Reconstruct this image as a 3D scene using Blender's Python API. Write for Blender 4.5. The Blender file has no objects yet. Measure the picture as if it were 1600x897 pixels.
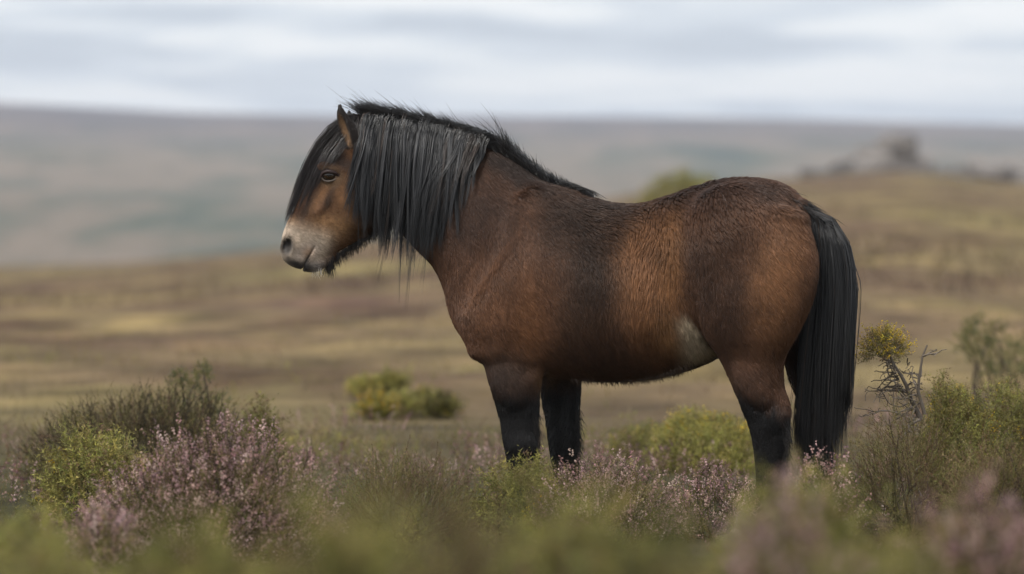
import bpy, math, random
import numpy as np
from mathutils import Vector, kdtree

# ------------------------------------------------------------------ camera, sky, sun, exposure
scene = bpy.context.scene
COL = scene.collection
F, EYE, D0, S = 6000.0, 330.0, 15.0, 400.0      # focal length in photo pixels, eye-level row, pony distance, px per metre at the pony
ZC = 1.21                                       # camera height

cam_d = bpy.data.cameras.new('camera'); cam = bpy.data.objects.new('camera', cam_d); COL.objects.link(cam)
cam.location = (0, 0, ZC); cam.rotation_euler = (math.radians(90), 0, 0)
cam_d.sensor_width = 36; cam_d.lens = 36 * F / 1600; cam_d.shift_y = -(448.5 - EYE) / 1600
cam_d.clip_start = .1; cam_d.clip_end = 20000
cam_d.dof.use_dof = True; cam_d.dof.focus_distance = 14.72; cam_d.dof.aperture_fstop = 2.0
scene.camera = cam

SUN_EL, SUN_AZ = math.radians(52), math.radians(215)   # azimuth clockwise from +Y
w = bpy.data.worlds.new('World'); scene.world = w; w.use_nodes = True
nt = w.node_tree; nt.nodes.clear()
def N(nt, t, **kw):
    n = nt.nodes.new(t)
    for k, v in kw.items():
        if k in n.inputs.keys() if hasattr(n.inputs, 'keys') else False: n.inputs[k].default_value = v
        else: setattr(n, k, v)
    return n
def math_node(nt, op, a, b=None, clamp=False):
    n = nt.nodes.new('ShaderNodeMath'); n.operation = op; n.use_clamp = clamp
    for i, v in enumerate((a, b)):
        if v is None: continue
        if hasattr(v, 'links'): nt.links.new(v, n.inputs[i])
        else: n.inputs[i].default_value = v
    return n.outputs[0]
def ramp(nt, fac, stops, interp='LINEAR'):
    n = nt.nodes.new('ShaderNodeValToRGB'); n.color_ramp.interpolation = interp
    e = n.color_ramp.elements
    while len(e) < len(stops): e.new(.5)
    for i, (p, c) in enumerate(stops):
        e[i].position = p; e[i].color = (*c, 1)
    nt.links.new(fac, n.inputs[0]); return n.outputs[0]
def mix(nt, fac, a, b, blend='MIX'):
    n = nt.nodes.new('ShaderNodeMix'); n.data_type = 'RGBA'; n.blend_type = blend
    for s, v in ((n.inputs[0], fac), (n.inputs[6], a), (n.inputs[7], b)):
        if hasattr(v, 'links'): nt.links.new(v, s)
        elif isinstance(v, (int, float)): s.default_value = v
        else: s.default_value = (*v, 1)
    return n.outputs[2]
sky = nt.nodes.new('ShaderNodeTexSky'); sky.sky_type = 'NISHITA'; sky.sun_disc = False
sky.sun_elevation = SUN_EL; sky.sun_rotation = SUN_AZ; sky.air_density = 1; sky.dust_density = 2
bg_sky = nt.nodes.new('ShaderNodeBackground'); bg_sky.inputs[1].default_value = .10
nt.links.new(sky.outputs[0], bg_sky.inputs[0])
tc = nt.nodes.new('ShaderNodeTexCoord')
sep = nt.nodes.new('ShaderNodeSeparateXYZ'); nt.links.new(tc.outputs['Generated'], sep.inputs[0])
zz = math_node(nt, 'ADD', math_node(nt, 'MAXIMUM', sep.outputs[2], 0.0), 0.07)
comb = nt.nodes.new('ShaderNodeCombineXYZ')
nt.links.new(math_node(nt, 'DIVIDE', sep.outputs[0], zz), comb.inputs[0])
nt.links.new(math_node(nt, 'DIVIDE', sep.outputs[1], zz), comb.inputs[1])
def wnoise(scale, detail, loc):
    m = nt.nodes.new('ShaderNodeMapping'); m.inputs['Location'].default_value = loc
    nt.links.new(comb.outputs[0], m.inputs[0])
    n = nt.nodes.new('ShaderNodeTexNoise'); n.inputs['Scale'].default_value = scale; n.inputs['Detail'].default_value = detail
    n.inputs['Roughness'].default_value = .5; n.inputs['Distortion'].default_value = .5
    nt.links.new(m.outputs[0], n.inputs['Vector']); return n.outputs[0]
n1 = wnoise(1.0, 4, (3.1, 1.2, 0)); n2 = wnoise(2.2, 4, (7.1, 3.2, 1))
cl = math_node(nt, 'ADD', math_node(nt, 'MULTIPLY', n1, .75), math_node(nt, 'MULTIPLY', n2, .25))
cloud_col = ramp(nt, cl, [(.40, (.36, .395, .445)), (.465, (.445, .48, .525)), (.515, (.565, .585, .60)), (.56, (.625, .632, .635))], 'EASE')
bg_cl = nt.nodes.new('ShaderNodeBackground'); bg_cl.inputs[1].default_value = 1.0
nt.links.new(cloud_col, bg_cl.inputs[0])
ms = nt.nodes.new('ShaderNodeMixShader'); ms.inputs[0].default_value = .93
nt.links.new(bg_sky.outputs[0], ms.inputs[1]); nt.links.new(bg_cl.outputs[0], ms.inputs[2])
wo = nt.nodes.new('ShaderNodeOutputWorld'); nt.links.new(ms.outputs[0], wo.inputs[0])

sd = bpy.data.lights.new('sun', 'SUN'); so = bpy.data.objects.new('sun', sd); COL.objects.link(so)
sd.energy = 1.5; sd.angle = math.radians(20); sd.color = (1, .96, .9)
sv = Vector((math.sin(SUN_AZ) * math.cos(SUN_EL), math.cos(SUN_AZ) * math.cos(SUN_EL), math.sin(SUN_EL)))
so.rotation_euler = sv.to_track_quat('Z', 'Y').to_euler(); so.location = (0, 0, 30)

scene.view_settings.view_transform = 'Standard'; scene.view_settings.look = 'None'
scene.view_settings.exposure = 0.8; scene.view_settings.gamma = 1
cy = scene.cycles
cy.use_denoising = True
try: cy.denoiser = 'OPENIMAGEDENOISE'
except Exception: pass
cy.max_bounces = 5; cy.diffuse_bounces = 3; cy.glossy_bounces = 2; cy.transmission_bounces = 2; cy.volume_bounces = 1; cy.transparent_max_bounces = 4
cy.caustics_reflective = False; cy.caustics_refractive = False

# ------------------------------------------------------------------ helpers
rng = np.random.default_rng(11)
random.seed(5)
def lerp(a, b, t): return a + (b - a) * t
def sstep(a, b, x):
    t = np.clip((x - a) / (b - a), 0, 1); return t * t * (3 - 2 * t)
def unit(v): return v / np.maximum(np.linalg.norm(v, axis=-1, keepdims=True), 1e-9)
def vnoise(p, seed=0):
    p = np.asarray(p, float); i = np.floor(p).astype(np.int64); f = p - i; f = f * f * (3 - 2 * f)
    def h(a, b, c):
        n = (a * 374761393 + b * 668265263 + c * 2147483647 + seed * 974711) & 0x7fffffff
        n = ((n ^ (n >> 13)) * 1274126177) & 0x7fffffff
        return ((n ^ (n >> 16)) & 0xffff) / 65535.0
    x, y, z = i[..., 0], i[..., 1], i[..., 2]; fx, fy, fz = f[..., 0], f[..., 1], f[..., 2]
    r = 0
    for dx in (0, 1):
        for dy in (0, 1):
            for dz in (0, 1):
                r = r + h(x + dx, y + dy, z + dz) * (fx if dx else 1 - fx) * (fy if dy else 1 - fy) * (fz if dz else 1 - fz)
    return r
def tag(o, label=None, cat=None, group=None, kind=None):
    for k, v in (('label', label), ('category', cat), ('group', group), ('kind', kind)):
        if v: o[k] = v
    return o
def empty(name, loc):
    o = bpy.data.objects.new(name, None); COL.objects.link(o); o.location = loc; o.empty_display_size = .1; return o
FINE = {'foliage', 'flower', 'stem', 'mane', 'crest_hair', 'forelock', 'tail', 'beard', 'chin_tuft', 'whisker', 'feather', 'belly_hair', 'branch', 'tail_head_hair'}
def mesh(name, verts, faces, mat, parent=None, col=None, smooth=False):
    verts = np.asarray(verts, np.float32); faces = np.asarray(faces, np.int32)
    me = bpy.data.meshes.new(name); nv, nf, k = len(verts), len(faces), faces.shape[1]
    if parent is not None: verts = verts - np.array(parent.matrix_world.translation if parent.parent is None and False else wloc(parent), np.float32)
    me.vertices.add(nv); me.vertices.foreach_set('co', verts.ravel())
    me.loops.add(nf * k); me.loops.foreach_set('vertex_index', faces.ravel())
    me.polygons.add(nf); me.polygons.foreach_set('loop_start', np.arange(0, nf * k, k, dtype=np.int32))
    if smooth: me.polygons.foreach_set('use_smooth', np.ones(nf, bool))
    if col is not None:
        c = np.ones((nv, 4), np.float32); c[:, :3] = col
        a = me.attributes.new('Col', 'FLOAT_COLOR', 'POINT'); a.data.foreach_set('color', c.ravel())
    me.update(calc_edges=True); me.materials.append(mat)
    o = bpy.data.objects.new(name, me); COL.objects.link(o)
    if parent is not None and name in FINE: o['kind'] = 'stuff'
    if parent is not None: o.parent = parent
    return o
def wloc(o):
    v = Vector((0, 0, 0))
    while o is not None: v += o.location; o = o.parent
    return v
def attr_mat(name, rough=.8, spec=.3, transl=0., sheen=0., noise=None, bump=0.):
    m = bpy.data.materials.new(name); m.use_nodes = True; t = m.node_tree; b = t.nodes['Principled BSDF']
    a = t.nodes.new('ShaderNodeAttribute'); a.attribute_name = 'Col'; c = a.outputs['Color']
    if noise:
        n = t.nodes.new('ShaderNodeTexNoise'); n.inputs['Scale'].default_value = noise[0]; n.inputs['Detail'].default_value = 4
        tcn = t.nodes.new('ShaderNodeTexCoord'); t.links.new(tcn.outputs['Object'], n.inputs['Vector'])
        r = ramp(t, n.outputs[0], [(.3, (noise[1],) * 3), (.7, (noise[2],) * 3)])
        c = mix(t, 1.0, c, r, 'MULTIPLY')
        if bump:
            bn = t.nodes.new('ShaderNodeBump'); bn.inputs['Strength'].default_value = bump; bn.inputs['Distance'].default_value = .01
            t.links.new(n.outputs[0], bn.inputs['Height']); t.links.new(bn.outputs[0], b.inputs['Normal'])
    t.links.new(c, b.inputs['Base Color'])
    b.inputs['Roughness'].default_value = rough; b.inputs['Specular IOR Level'].default_value = spec
    b.inputs['Sheen Weight'].default_value = sheen
    if transl:
        tr = t.nodes.new('ShaderNodeBsdfTranslucent'); t.links.new(c, tr.inputs[0])
        x = t.nodes.new('ShaderNodeMixShader'); x.inputs[0].default_value = transl
        t.links.new(b.outputs[0], x.inputs[1]); t.links.new(tr.outputs[0], x.inputs[2])
        t.links.new(x.outputs[0], t.nodes['Material Output'].inputs[0])
    return m
M_leaf = attr_mat('leaf', .65, .3, .2)
M_flower = attr_mat('petal', .7, .2, .25)
M_wood = attr_mat('twig', .9, .2)
M_skin = attr_mat('hide', .55, .35, 0, .15, (60, .75, 1.2))
M_fur = attr_mat('fur', .42, .25)
M_hair = attr_mat('long_hair', .33, .55)
M_rock = attr_mat('granite', .9, .2, 0, 0, (3, .6, 1.3), .6)
def at(px, py, Y): return np.array(((px - 800) / F * Y, Y, ZC + (EYE - py) / F * Y))

# ------------------------------------------------------------------ terrain
CPX = np.array([-3000, -400, 0, 200, 400, 600, 800, 1000, 1200, 1270, 1335, 1395, 1450, 1510, 1600, 2000, 4500.])
CPY = np.array([455, 430, 419, 413, 394, 372, 342, 300, 279, 276, 271, 266, 270, 278, 286, 305, 330.])
SPX = np.array([-4000, -300, 0, 300, 600, 900, 1200, 1600, 2000, 5000.])
SPY = np.array([190, 150, 160, 176, 181, 182, 185, 195, 203, 190.])
YC, YS = 350., 3500.
def hgt(x, y):
    x = np.asarray(x, float); y = np.asarray(y, float)
    ye = np.maximum(y, 1.0); px = 800 + x / ye * F
    zc = ZC + (EYE - np.interp(px, CPX, CPY)) / F * YC
    zs = ZC + (EYE - np.interp(px, SPX, SPY)) / F * YS
    p3 = np.stack([x, y, 0 * x], -1)
    near = .34 * sstep(11.5, 5.0, y) + .06 * (vnoise(p3 / 1.9, 3) - .5) + .03 * (vnoise(p3 / .7, 4) - .5) - .02
    t = np.clip((y - 26) / (YC - 26), 0, 1)
    midz = near * (1 - sstep(20, 60, y)) + zc * t ** 1.05 + (vnoise(p3 / 14, 5) - .5) * .25 * sstep(22, 60, y) + (vnoise(p3 / 45, 6) - .5) * .7 * sstep(60, 140, y) * (1 - sstep(250, 330, y))
    midz = midz + (vnoise(p3 / 1.3, 9) - .5) * .16 * sstep(18, 30, y) * (1 - sstep(80, 150, y))
    val = -34.0
    b1 = sstep(YC, 900, y); z = midz * (1 - b1) + val * b1
    b2 = np.clip((y - 1000) / (YS - 1000), 0, 1)
    far = val + (zs - val) * (b2 ** .85) + (vnoise(p3 / 260, 7) - .5) * 10 * sstep(1100, 1500, y) * (1 - sstep(2700, 3300, y))
    z = np.where(y > 1000, far, z)
    return z - sstep(YS, 5200, y) * 90
ys = np.concatenate([np.linspace(-25, 1.5, 14), np.exp(np.linspace(math.log(2.0), math.log(5200), 280))])
us = np.linspace(-1, 1, 121); us = np.sign(us) * (.45 * np.abs(us) + .55 * np.abs(us) ** 3)
YY, UU = np.meshgrid(ys, us, indexing='ij'); XX = UU * (.62 * np.abs(YY) + 9)
ZZ = hgt(XX, YY)
gv = np.stack([XX, YY, ZZ], -1).reshape(-1, 3)
ni, nj = YY.shape; idx = np.arange(ni * nj).reshape(ni, nj)
gf = np.stack([idx[:-1, :-1], idx[:-1, 1:], idx[1:, 1:], idx[1:, :-1]], -1).reshape(-1, 4)
mg = bpy.data.materials.new('moorland'); mg.use_nodes = True; t = mg.node_tree
b = t.nodes['Principled BSDF']; b.inputs['Roughness'].default_value = .95; b.inputs['Specular IOR Level'].default_value = .1
geo = t.nodes.new('ShaderNodeNewGeometry')
def gnoise(sc, detail=4, loc=(0, 0, 0), stretch=(1, 1, 0), rough=.55):
    m = t.nodes.new('ShaderNodeMapping'); m.inputs['Scale'].default_value = stretch; m.inputs['Location'].default_value = loc
    t.links.new(geo.outputs['Position'], m.inputs[0])
    n = t.nodes.new('ShaderNodeTexNoise'); n.inputs['Scale'].default_value = sc; n.inputs['Detail'].default_value = detail
    n.inputs['Roughness'].default_value = rough
    t.links.new(m.outputs[0], n.inputs['Vector']); return n.outputs[0]
sp = t.nodes.new('ShaderNodeSeparateXYZ'); t.links.new(geo.outputs['Position'], sp.inputs[0])
near_c = ramp(t, gnoise(1.5, 5), [(.3, (.030, .026, .014)), (.5, (.06, .055, .026)), (.7, (.085, .075, .04))])
mid_c = ramp(t, gnoise(.14, 6, (3, 1, 0), (1.2, .5, 0)), [(.36, (.095, .055, .046)), (.44, (.150, .096, .064)), (.50, (.165, .122, .064)), (.56, (.235, .175, .088)), (.66, (.130, .114, .050))])
mid_p = ramp(t, gnoise(.05, 4, (11, 5, 0), (1.1, .6, 0)), [(.40, (.120, .068, .052)), (.5, (.165, .115, .06)), (.60, (.185, .150, .06))])
mid_f = ramp(t, gnoise(1.1, 6, (0, 0, 0), (.8, 1, 0), .65), [(.32, (.5,) * 3), (.68, (1.45,) * 3)])
mid_m = ramp(t, gnoise(.28, 5, (2, 7, 0), (1.5, .45, 0), .6), [(.36, (.60, .52, .56)), (.5, (.95, .95, .95)), (.63, (1.38, 1.36, 1.2))])
mid = mix(t, 1.0, mix(t, 1.0, mix(t, .5, mid_c, mid_p), mid_f, 'MULTIPLY'), mid_m, 'MULTIPLY')
far_c = ramp(t, gnoise(.008, 7, (1.0, .4, 0), (1.6, .4, 0), .62), [(.34, (.035, .052, .036)), (.43, (.075, .082, .050)), (.50, (.15, .118, .080)), (.57, (.20, .150, .105)), (.67, (.09, .085, .055))])
top_c = ramp(t, gnoise(.008, 6, (5, 2, 0), (1.5, .4, 0)), [(.38, (.060, .045, .052)), (.62, (.145, .105, .095))])
mr = t.nodes.new('ShaderNodeMapRange'); mr.inputs[1].default_value = 35; mr.inputs[2].default_value = 75; t.links.new(sp.outputs[2], mr.inputs[0])
far = mix(t, mr.outputs[0], far_c, top_c)
mr2 = t.nodes.new('ShaderNodeMapRange'); mr2.inputs[1].default_value = 17; mr2.inputs[2].default_value = 26; t.links.new(sp.outputs[1], mr2.inputs[0])
mr3 = t.nodes.new('ShaderNodeMapRange'); mr3.inputs[1].default_value = 420; mr3.inputs[2].default_value = 650; t.links.new(sp.outputs[1], mr3.inputs[0])
t.links.new(mix(t, mr3.outputs[0], mix(t, mr2.outputs[0], near_c, mid), far), b.inputs['Base Color'])
bn = t.nodes.new('ShaderNodeBump'); bn.inputs['Strength'].default_value = .6; bn.inputs['Distance'].default_value = .15
t.links.new(gnoise(3.0, 6), bn.inputs['Height']); t.links.new(bn.outputs[0], b.inputs['Normal'])
ground = mesh('ground', gv, gf, mg, None, None, True); ground['kind'] = 'structure'

# ------------------------------------------------------------------ rock outcrops on the crest
def rock_mesh(seed, size, sub=3):
    n = 10
    g = np.linspace(-1, 1, n); vs, fs = [], []
    for ax in range(3):
        for sgn in (-1, 1):
            a, c = np.meshgrid(g, g, indexing='ij'); p = np.zeros((n, n, 3))
            p[..., ax] = sgn; p[..., (ax + 1) % 3] = a; p[..., (ax + 2) % 3] = c
            o = sum(len(v) for v in vs); vs.append(p.reshape(-1, 3))
            i = np.arange(n * n).reshape(n, n) + o
            q = np.stack([i[:-1, :-1], i[1:, :-1], i[1:, 1:], i[:-1, 1:]], -1).reshape(-1, 4)
            fs.append(q if sgn > 0 else q[:, ::-1])
    v = np.concatenate(vs); f = np.concatenate(fs)
    rr = (np.abs(v) ** 5).sum(1) ** .2; v = v / rr[:, None]
    v = v * (1 + .30 * (vnoise(v * 1.6 + seed * 7.3, seed) - .5) + .14 * (vnoise(v * 4 + seed, seed + 1) - .5))[:, None]
    return v * np.array(size), f
def outcrop(name, label, Y, rocks):
    px = np.mean([r[0] for r in rocks]); base = np.array((( px - 800) / F * Y, Y, 0)); base[2] = hgt(base[0], base[1])
    e = empty(name, base); tag(e, label, 'rock outcrop')
    for i, (cx, cy, hw, hh, tilt) in enumerate(rocks):
        k = Y / F; v, f = rock_mesh(i + int(px), (hw * k, hw * k * random.uniform(.7, 1.1), hh * k))
        c, s = math.cos(tilt), math.sin(tilt); v = np.stack([v[:, 0] * c - v[:, 2] * s, v[:, 1], v[:, 0] * s + v[:, 2] * c], 1)
        p = at(cx, cy, Y + random.uniform(-2, 2))
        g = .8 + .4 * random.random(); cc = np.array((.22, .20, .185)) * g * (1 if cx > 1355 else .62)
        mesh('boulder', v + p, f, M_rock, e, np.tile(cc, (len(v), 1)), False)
outcrop('rock_outcrop', 'tall weathered grey tor of piled rocks on the moor crest', 346,
        [(1400, 238, 31, 28, .1), (1358, 246, 24, 20, -.1), (1385, 256, 52, 18, .05), (1335, 262, 36, 13, .2), (1432, 260, 26, 14, -.25), (1412, 226, 20, 16, -.2), (1390, 222, 14, 12, .5),
         (1380, 274, 80, 10, 0), (1300, 274, 26, 8, .1), (1262, 274, 13, 9, 0), (1372, 236, 16, 12, .4)])
outcrop('rock_outcrop', 'low broken line of grey rocks right of the tall tor', 343,
        [(1545, 270, 32, 17, -.05), (1522, 272, 22, 15, .1), (1580, 277, 26, 14, -.1), (1485, 270, 20, 9, 0), (1610, 284, 26, 11, .1)])

# ------------------------------------------------------------------ plants: sprig templates
def needle_tris(p, d, L, wd):
    """one thin triangle for each needle: base p, direction d"""
    side = unit(np.cross(d, rng.normal(size=d.shape)))
    v = np.stack([p - side * wd[:, None] * .5, p + side * wd[:, None] * .5, p + d * L[:, None]], 1)
    return v.reshape(-1, 3)
def stem_curve(L, bend, n=6):
    tt = np.linspace(0, 1, n); b = rng.normal(size=2) * bend
    return np.stack([b[0] * tt ** 2 * L, b[1] * tt ** 2 * L, tt * L], 1)
def sprig_gorse(L=.16, n=38, nl=.019, nw=.0048, shoots=3):
    V, C = [], []
    main = stem_curve(L, .25)
    lines = [(main, 1.)]
    for _ in range(shoots):
        tt = rng.uniform(.25, .8); p0 = main[int(tt * 5)]
        a = rng.uniform(0, 6.28); d = unit(np.array([math.cos(a) * .7, math.sin(a) * .7, .8])); l = L * rng.uniform(.3, .5)
        lines.append((p0 + np.linspace(0, 1, 5)[:, None] * d * l, .6))
    tot = sum(w_ for _, w_ in lines)
    for ln, w_ in lines:
        m = max(6, int(n * w_ / tot)); tt = rng.uniform(.1, 1.0, m) * (len(ln) - 1); i = np.minimum(tt.astype(int), len(ln) - 2); f = (tt - i)[:, None]
        p = ln[i] * (1 - f) + ln[i + 1] * f; ax = unit(ln[-1] - ln[0])
        r = rng.normal(size=(m, 3)); r -= (r @ ax)[:, None] * ax
        d = unit(unit(r) * .9 + ax * .65)
        V.append(needle_tris(p, d, nl * rng.uniform(.7, 1.3, m), nw * rng.uniform(.8, 1.3, m)))
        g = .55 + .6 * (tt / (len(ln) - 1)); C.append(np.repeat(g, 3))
    return np.concatenate(V), np.concatenate(C)
def sprig_flowers(L=.16, n=26, size=.008, lo=.45, rad=.012):
    """small blossoms as crossed diamonds round the upper part of a stem"""
    main = stem_curve(L, .2); tt = rng.uniform(lo, 1.05, n); p = np.zeros((n, 3)); p[:, 2] = tt * L; p[:, :2] = rng.normal(size=(n, 2)) * rad * (1.1 - .6 * tt)[:, None]
    d = unit(rng.normal(size=(n, 3)) + np.array([0, 0, .4])); s = unit(np.cross(d, rng.normal(size=(n, 3)))); u = np.cross(d, s)
    z = size * rng.uniform(.7, 1.3, n)[:, None]
    v = np.stack([p - s * z * .5, p + u * z * .5 + d * z * .2, p + s * z * .5, p - s * z * .5, p + s * z * .5, p - u * z * .5 + d * z * .2], 1).reshape(-1, 3)
    return v, np.repeat(rng.uniform(.75, 1.25, n), 6)
def sprig_heath(L=.2, n=22, nl=.013, nw=.0055, hi=.75):
    main = stem_curve(L, .3); tt = rng.uniform(.05, hi, n) * 5; i = np.minimum(tt.astype(int), 4); f = (tt - i)[:, None]
    p = main[i] * (1 - f) + main[i + 1] * f
    r = rng.normal(size=(n, 3)); r[:, 2] = 0; d = unit(unit(r) + np.array([0, 0, 1.1]))
    v = needle_tris(p, d, nl * rng.uniform(.7, 1.5, n), nw * rng.uniform(.7, 1.3, n))
    w_ = np.full(5, .0035)
    sv_ = needle_tris(main[:-1], main[1:] - main[:-1], np.full(5, 1.15), w_)
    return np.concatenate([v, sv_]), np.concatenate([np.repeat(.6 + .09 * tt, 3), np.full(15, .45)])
def frames(d, roll):
    d = unit(d); ref = np.where(np.abs(d[:, 2:3]) > .9, np.array([[1., 0, 0]]), np.array([[0, 0, 1.]]))
    a = unit(np.cross(ref, d)); b_ = np.cross(d, a); c, s = np.cos(roll)[:, None], np.sin(roll)[:, None]
    return np.stack([a * c + b_ * s, b_ * c - a * s, d], -1)     # columns
def stamp(temps, base, d, scale, tint):
    """stamp random templates at bases; returns verts, tris, colours"""
    n = len(base); pick = rng.integers(0, len(temps), n); R = frames(d, rng.uniform(0, 6.28, n)); V, C = [], []
    for k, (tv, tcol) in enumerate(temps):
        m = np.where(pick == k)[0]
        if not len(m): continue
        v = np.einsum('nij,kj->nki', R[m], tv) * scale[m][:, None, None] + base[m][:, None, :]
        V.append(v.reshape(-1, 3)); C.append((tcol[None, :, None] * tint[m][:, None, :]).reshape(-1, 3))
    V = np.concatenate(V); return V, np.arange(len(V)).reshape(-1, 3), np.concatenate(C)
T_gorse = [sprig_gorse() for _ in range(6)]
T_gorse_f = [sprig_gorse(.17, 36, .026, .006, 2) for _ in range(5)]     # coarser, for far and for foreground plants
T_heath = [sprig_heath() for _ in range(6)]
T_heath_f = [sprig_heath(.2, 20, .018, .008) for _ in range(5)]
T_bell = [sprig_flowers(.2, 15, .0115, .42) for _ in range(6)]
T_bell_f = [sprig_flowers(.2, 11, .016, .42, .014) for _ in range(5)]
T_yel = [sprig_flowers(.16, 9, .011, .55, .014) for _ in range(6)]
T_dry = [sprig_heath(.2, 22, .014, .0042, 1.0) for _ in range(6)]
GREEN, OLIVE, DARK, BROWN, LIME = (.195, .185, .054), (.22, .178, .064), (.060, .046, .027), (.20, .125, .072), (.31, .28, .072)
MAUVE, PINK, YELLOW, STRAW = (.39, .235, .225), (.56, .385, .35), (.52, .36, .03), (.30, .225, .115)
def tints(cols, wts, n, var=.25):
    cols = np.array(cols); k = rng.choice(len(cols), n, p=np.array(wts) / sum(wts))
    return cols[k] * rng.uniform(1 - var, 1 + var, (n, 1)) * rng.uniform(.93, 1.07, (n, 3))
def tube(paths, r, col, sides=3):
    """paths (N,K,3), r (N,K), col (N,K,3) -> verts, quads, colours"""
    paths = np.asarray(paths, float); n, k, _ = paths.shape
    tg = np.gradient(paths, axis=1); tg = unit(tg)
    ref = np.broadcast_to(np.array([.31, .87, .38]), tg.shape); a = unit(np.cross(tg, ref)); b_ = np.cross(tg, a)
    ang = np.arange(sides) * 2 * math.pi / sides
    v = paths[:, :, None, :] + r[:, :, None, None] * (a[:, :, None, :] * np.cos(ang)[None, None, :, None] + b_[:, :, None, :] * np.sin(ang)[None, None, :, None])
    i = np.arange(n * k * sides).reshape(n, k, sides); j = np.roll(i, -1, axis=2)
    q = np.stack([i[:, :-1], j[:, :-1], j[:, 1:], i[:, 1:]], -1).reshape(-1, 4)
    return v.reshape(-1, 3), q, np.repeat(np.asarray(col).reshape(n, k, 1, 3), sides, 2).reshape(-1, 3)
def dome_pts(c, r, n, shell=.55, low=-.15, lump=.35, seed=0):
    d = unit(rng.normal(size=(n, 3))); d[:, 2] = np.abs(d[:, 2]) * (1 - low) + low; d = unit(d)
    u = rng.uniform(shell ** 2, 1, n) ** .5
    k = u * (1 - lump * .62 + lump * (.75 * vnoise(d * 2.1 + seed * 3.1, seed) + .5 * vnoise(d * 6.5 + seed * 1.7, seed + 3)))
    return c + d * k[:, None] * r, d
def bush(name, label, cat, px, py, Y, hw, ht, depth, kind, n, group=None, coarse=False, flowers=0, lump=.4, mats=None, up=.55, sc=1.):
    """px,py: middle of the base of the bush seen in the picture's own units; hw half-width, ht height in photo pixels"""
    k = Y / F; x = (px - 800) * k; z0 = float(hgt(x, Y)); rx, rz, ry = hw * k, max(ZC + (EYE - (py - ht)) * k - z0, .08), depth
    c = np.array((x, Y, z0)); e = empty(name, c); tag(e, label, cat, group); seed = abs(hash(label)) % 97 if False else (len(label) * 7 + int(px)) % 97
    r = np.array((rx, ry, rz))
    h = .17 * sc * (.6 if coarse else 1)
    bp, d = dome_pts(c, np.maximum(r - h * np.array((.55, .4, .9)), r * np.array((.6, .6, .4))), n, .72 if kind in ('gorse', 'lime') else .5, -.1, lump, seed)
    dirn = unit(d * .8 + np.array((0, 0, up)) + rng.normal(size=d.shape) * .38); s = sc * rng.uniform(.75, 1.25, n)
    gz = hgt(bp[:, 0], bp[:, 1]); bp[:, 2] = np.maximum(bp[:, 2], gz - .03)
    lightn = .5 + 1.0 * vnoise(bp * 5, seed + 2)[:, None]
    if kind == 'gorse':
        tn = tints([GREEN, LIME, OLIVE, BROWN], [5, 3, 3, 1], n) * lightn; T = T_gorse_f if coarse else T_gorse
    elif kind == 'lime':
        tn = tints([LIME, GREEN, STRAW], [6, 2, 1], n) * lightn; T = T_gorse_f if coarse else T_gorse
    elif kind == 'dark':
        tn = tints([DARK, OLIVE, BROWN, GREEN], [6, 3, 2, 1], n) * lightn; T = T_heath_f if coarse else T_heath
    elif kind == 'dry':
        tn = tints([BROWN, OLIVE, STRAW, GREEN], [4, 4, 1.6, 2], n) * lightn; T = T_heath_f if coarse else T_dry
    elif kind == 'heather':
        tn = tints([OLIVE, DARK, BROWN, GREEN], [4, 3, 2, 2], n) * lightn; T = T_heath_f if coarse else T_heath
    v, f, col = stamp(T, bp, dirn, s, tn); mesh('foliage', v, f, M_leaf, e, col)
    # woody stems from the root
    ns = max(6, n // 40); sel = rng.choice(n, min(ns, n), replace=False); tip = bp[sel]; root = c + np.array((1, 1, 0)) * rng.normal(size=(len(sel), 3)) * r * .15; root[:, 2] = hgt(root[:, 0], root[:, 1]) - .02
    tt = np.linspace(0, 1, 5)[None, :, None]; P = root[:, None] * (1 - tt) + tip[:, None] * tt + np.sin(tt * math.pi) * rng.normal(size=(len(sel), 1, 3)) * .03
    v, f, col = tube(P, np.linspace(.007, .002, 5)[None] * np.ones((len(sel), 1)), np.ones((len(sel), 5, 3)) * np.array((.075, .055, .04)))
    mesh('stem', v, f, M_wood, e, col)
    if kind == 'heather':
        top = d[:, 2] > -.05; m = np.where(top & (rng.random(n) < .85))[0]; v, f, col = stamp(T_bell_f if coarse else T_bell, bp[m], dirn[m], s[m], tints([MAUVE, PINK, (.22, .135, .135), STRAW], [5, 4, 3, 1.5], len(m)) * (.75 + .5 * vnoise(bp[m] * 4, 5)[:, None]))
        mesh('flower', v, f, M_flower, e, col)
    elif flowers:
        m = np.where((vnoise(bp * 3.2, seed + 9) > .5) & (d[:, 2] > -.1))[0]
        if len(m) > flowers: m = rng.choice(m, flowers, replace=False)
        if len(m):
            v, f, col = stamp(T_yel, bp[m], dirn[m], s[m] * 1.05, tints([YELLOW, (.42, .30, .03), (.5, .27, .015)], [5, 3, 1], len(m)))
            mesh('flower', v, f, M_flower, e, col)
    return e

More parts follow.
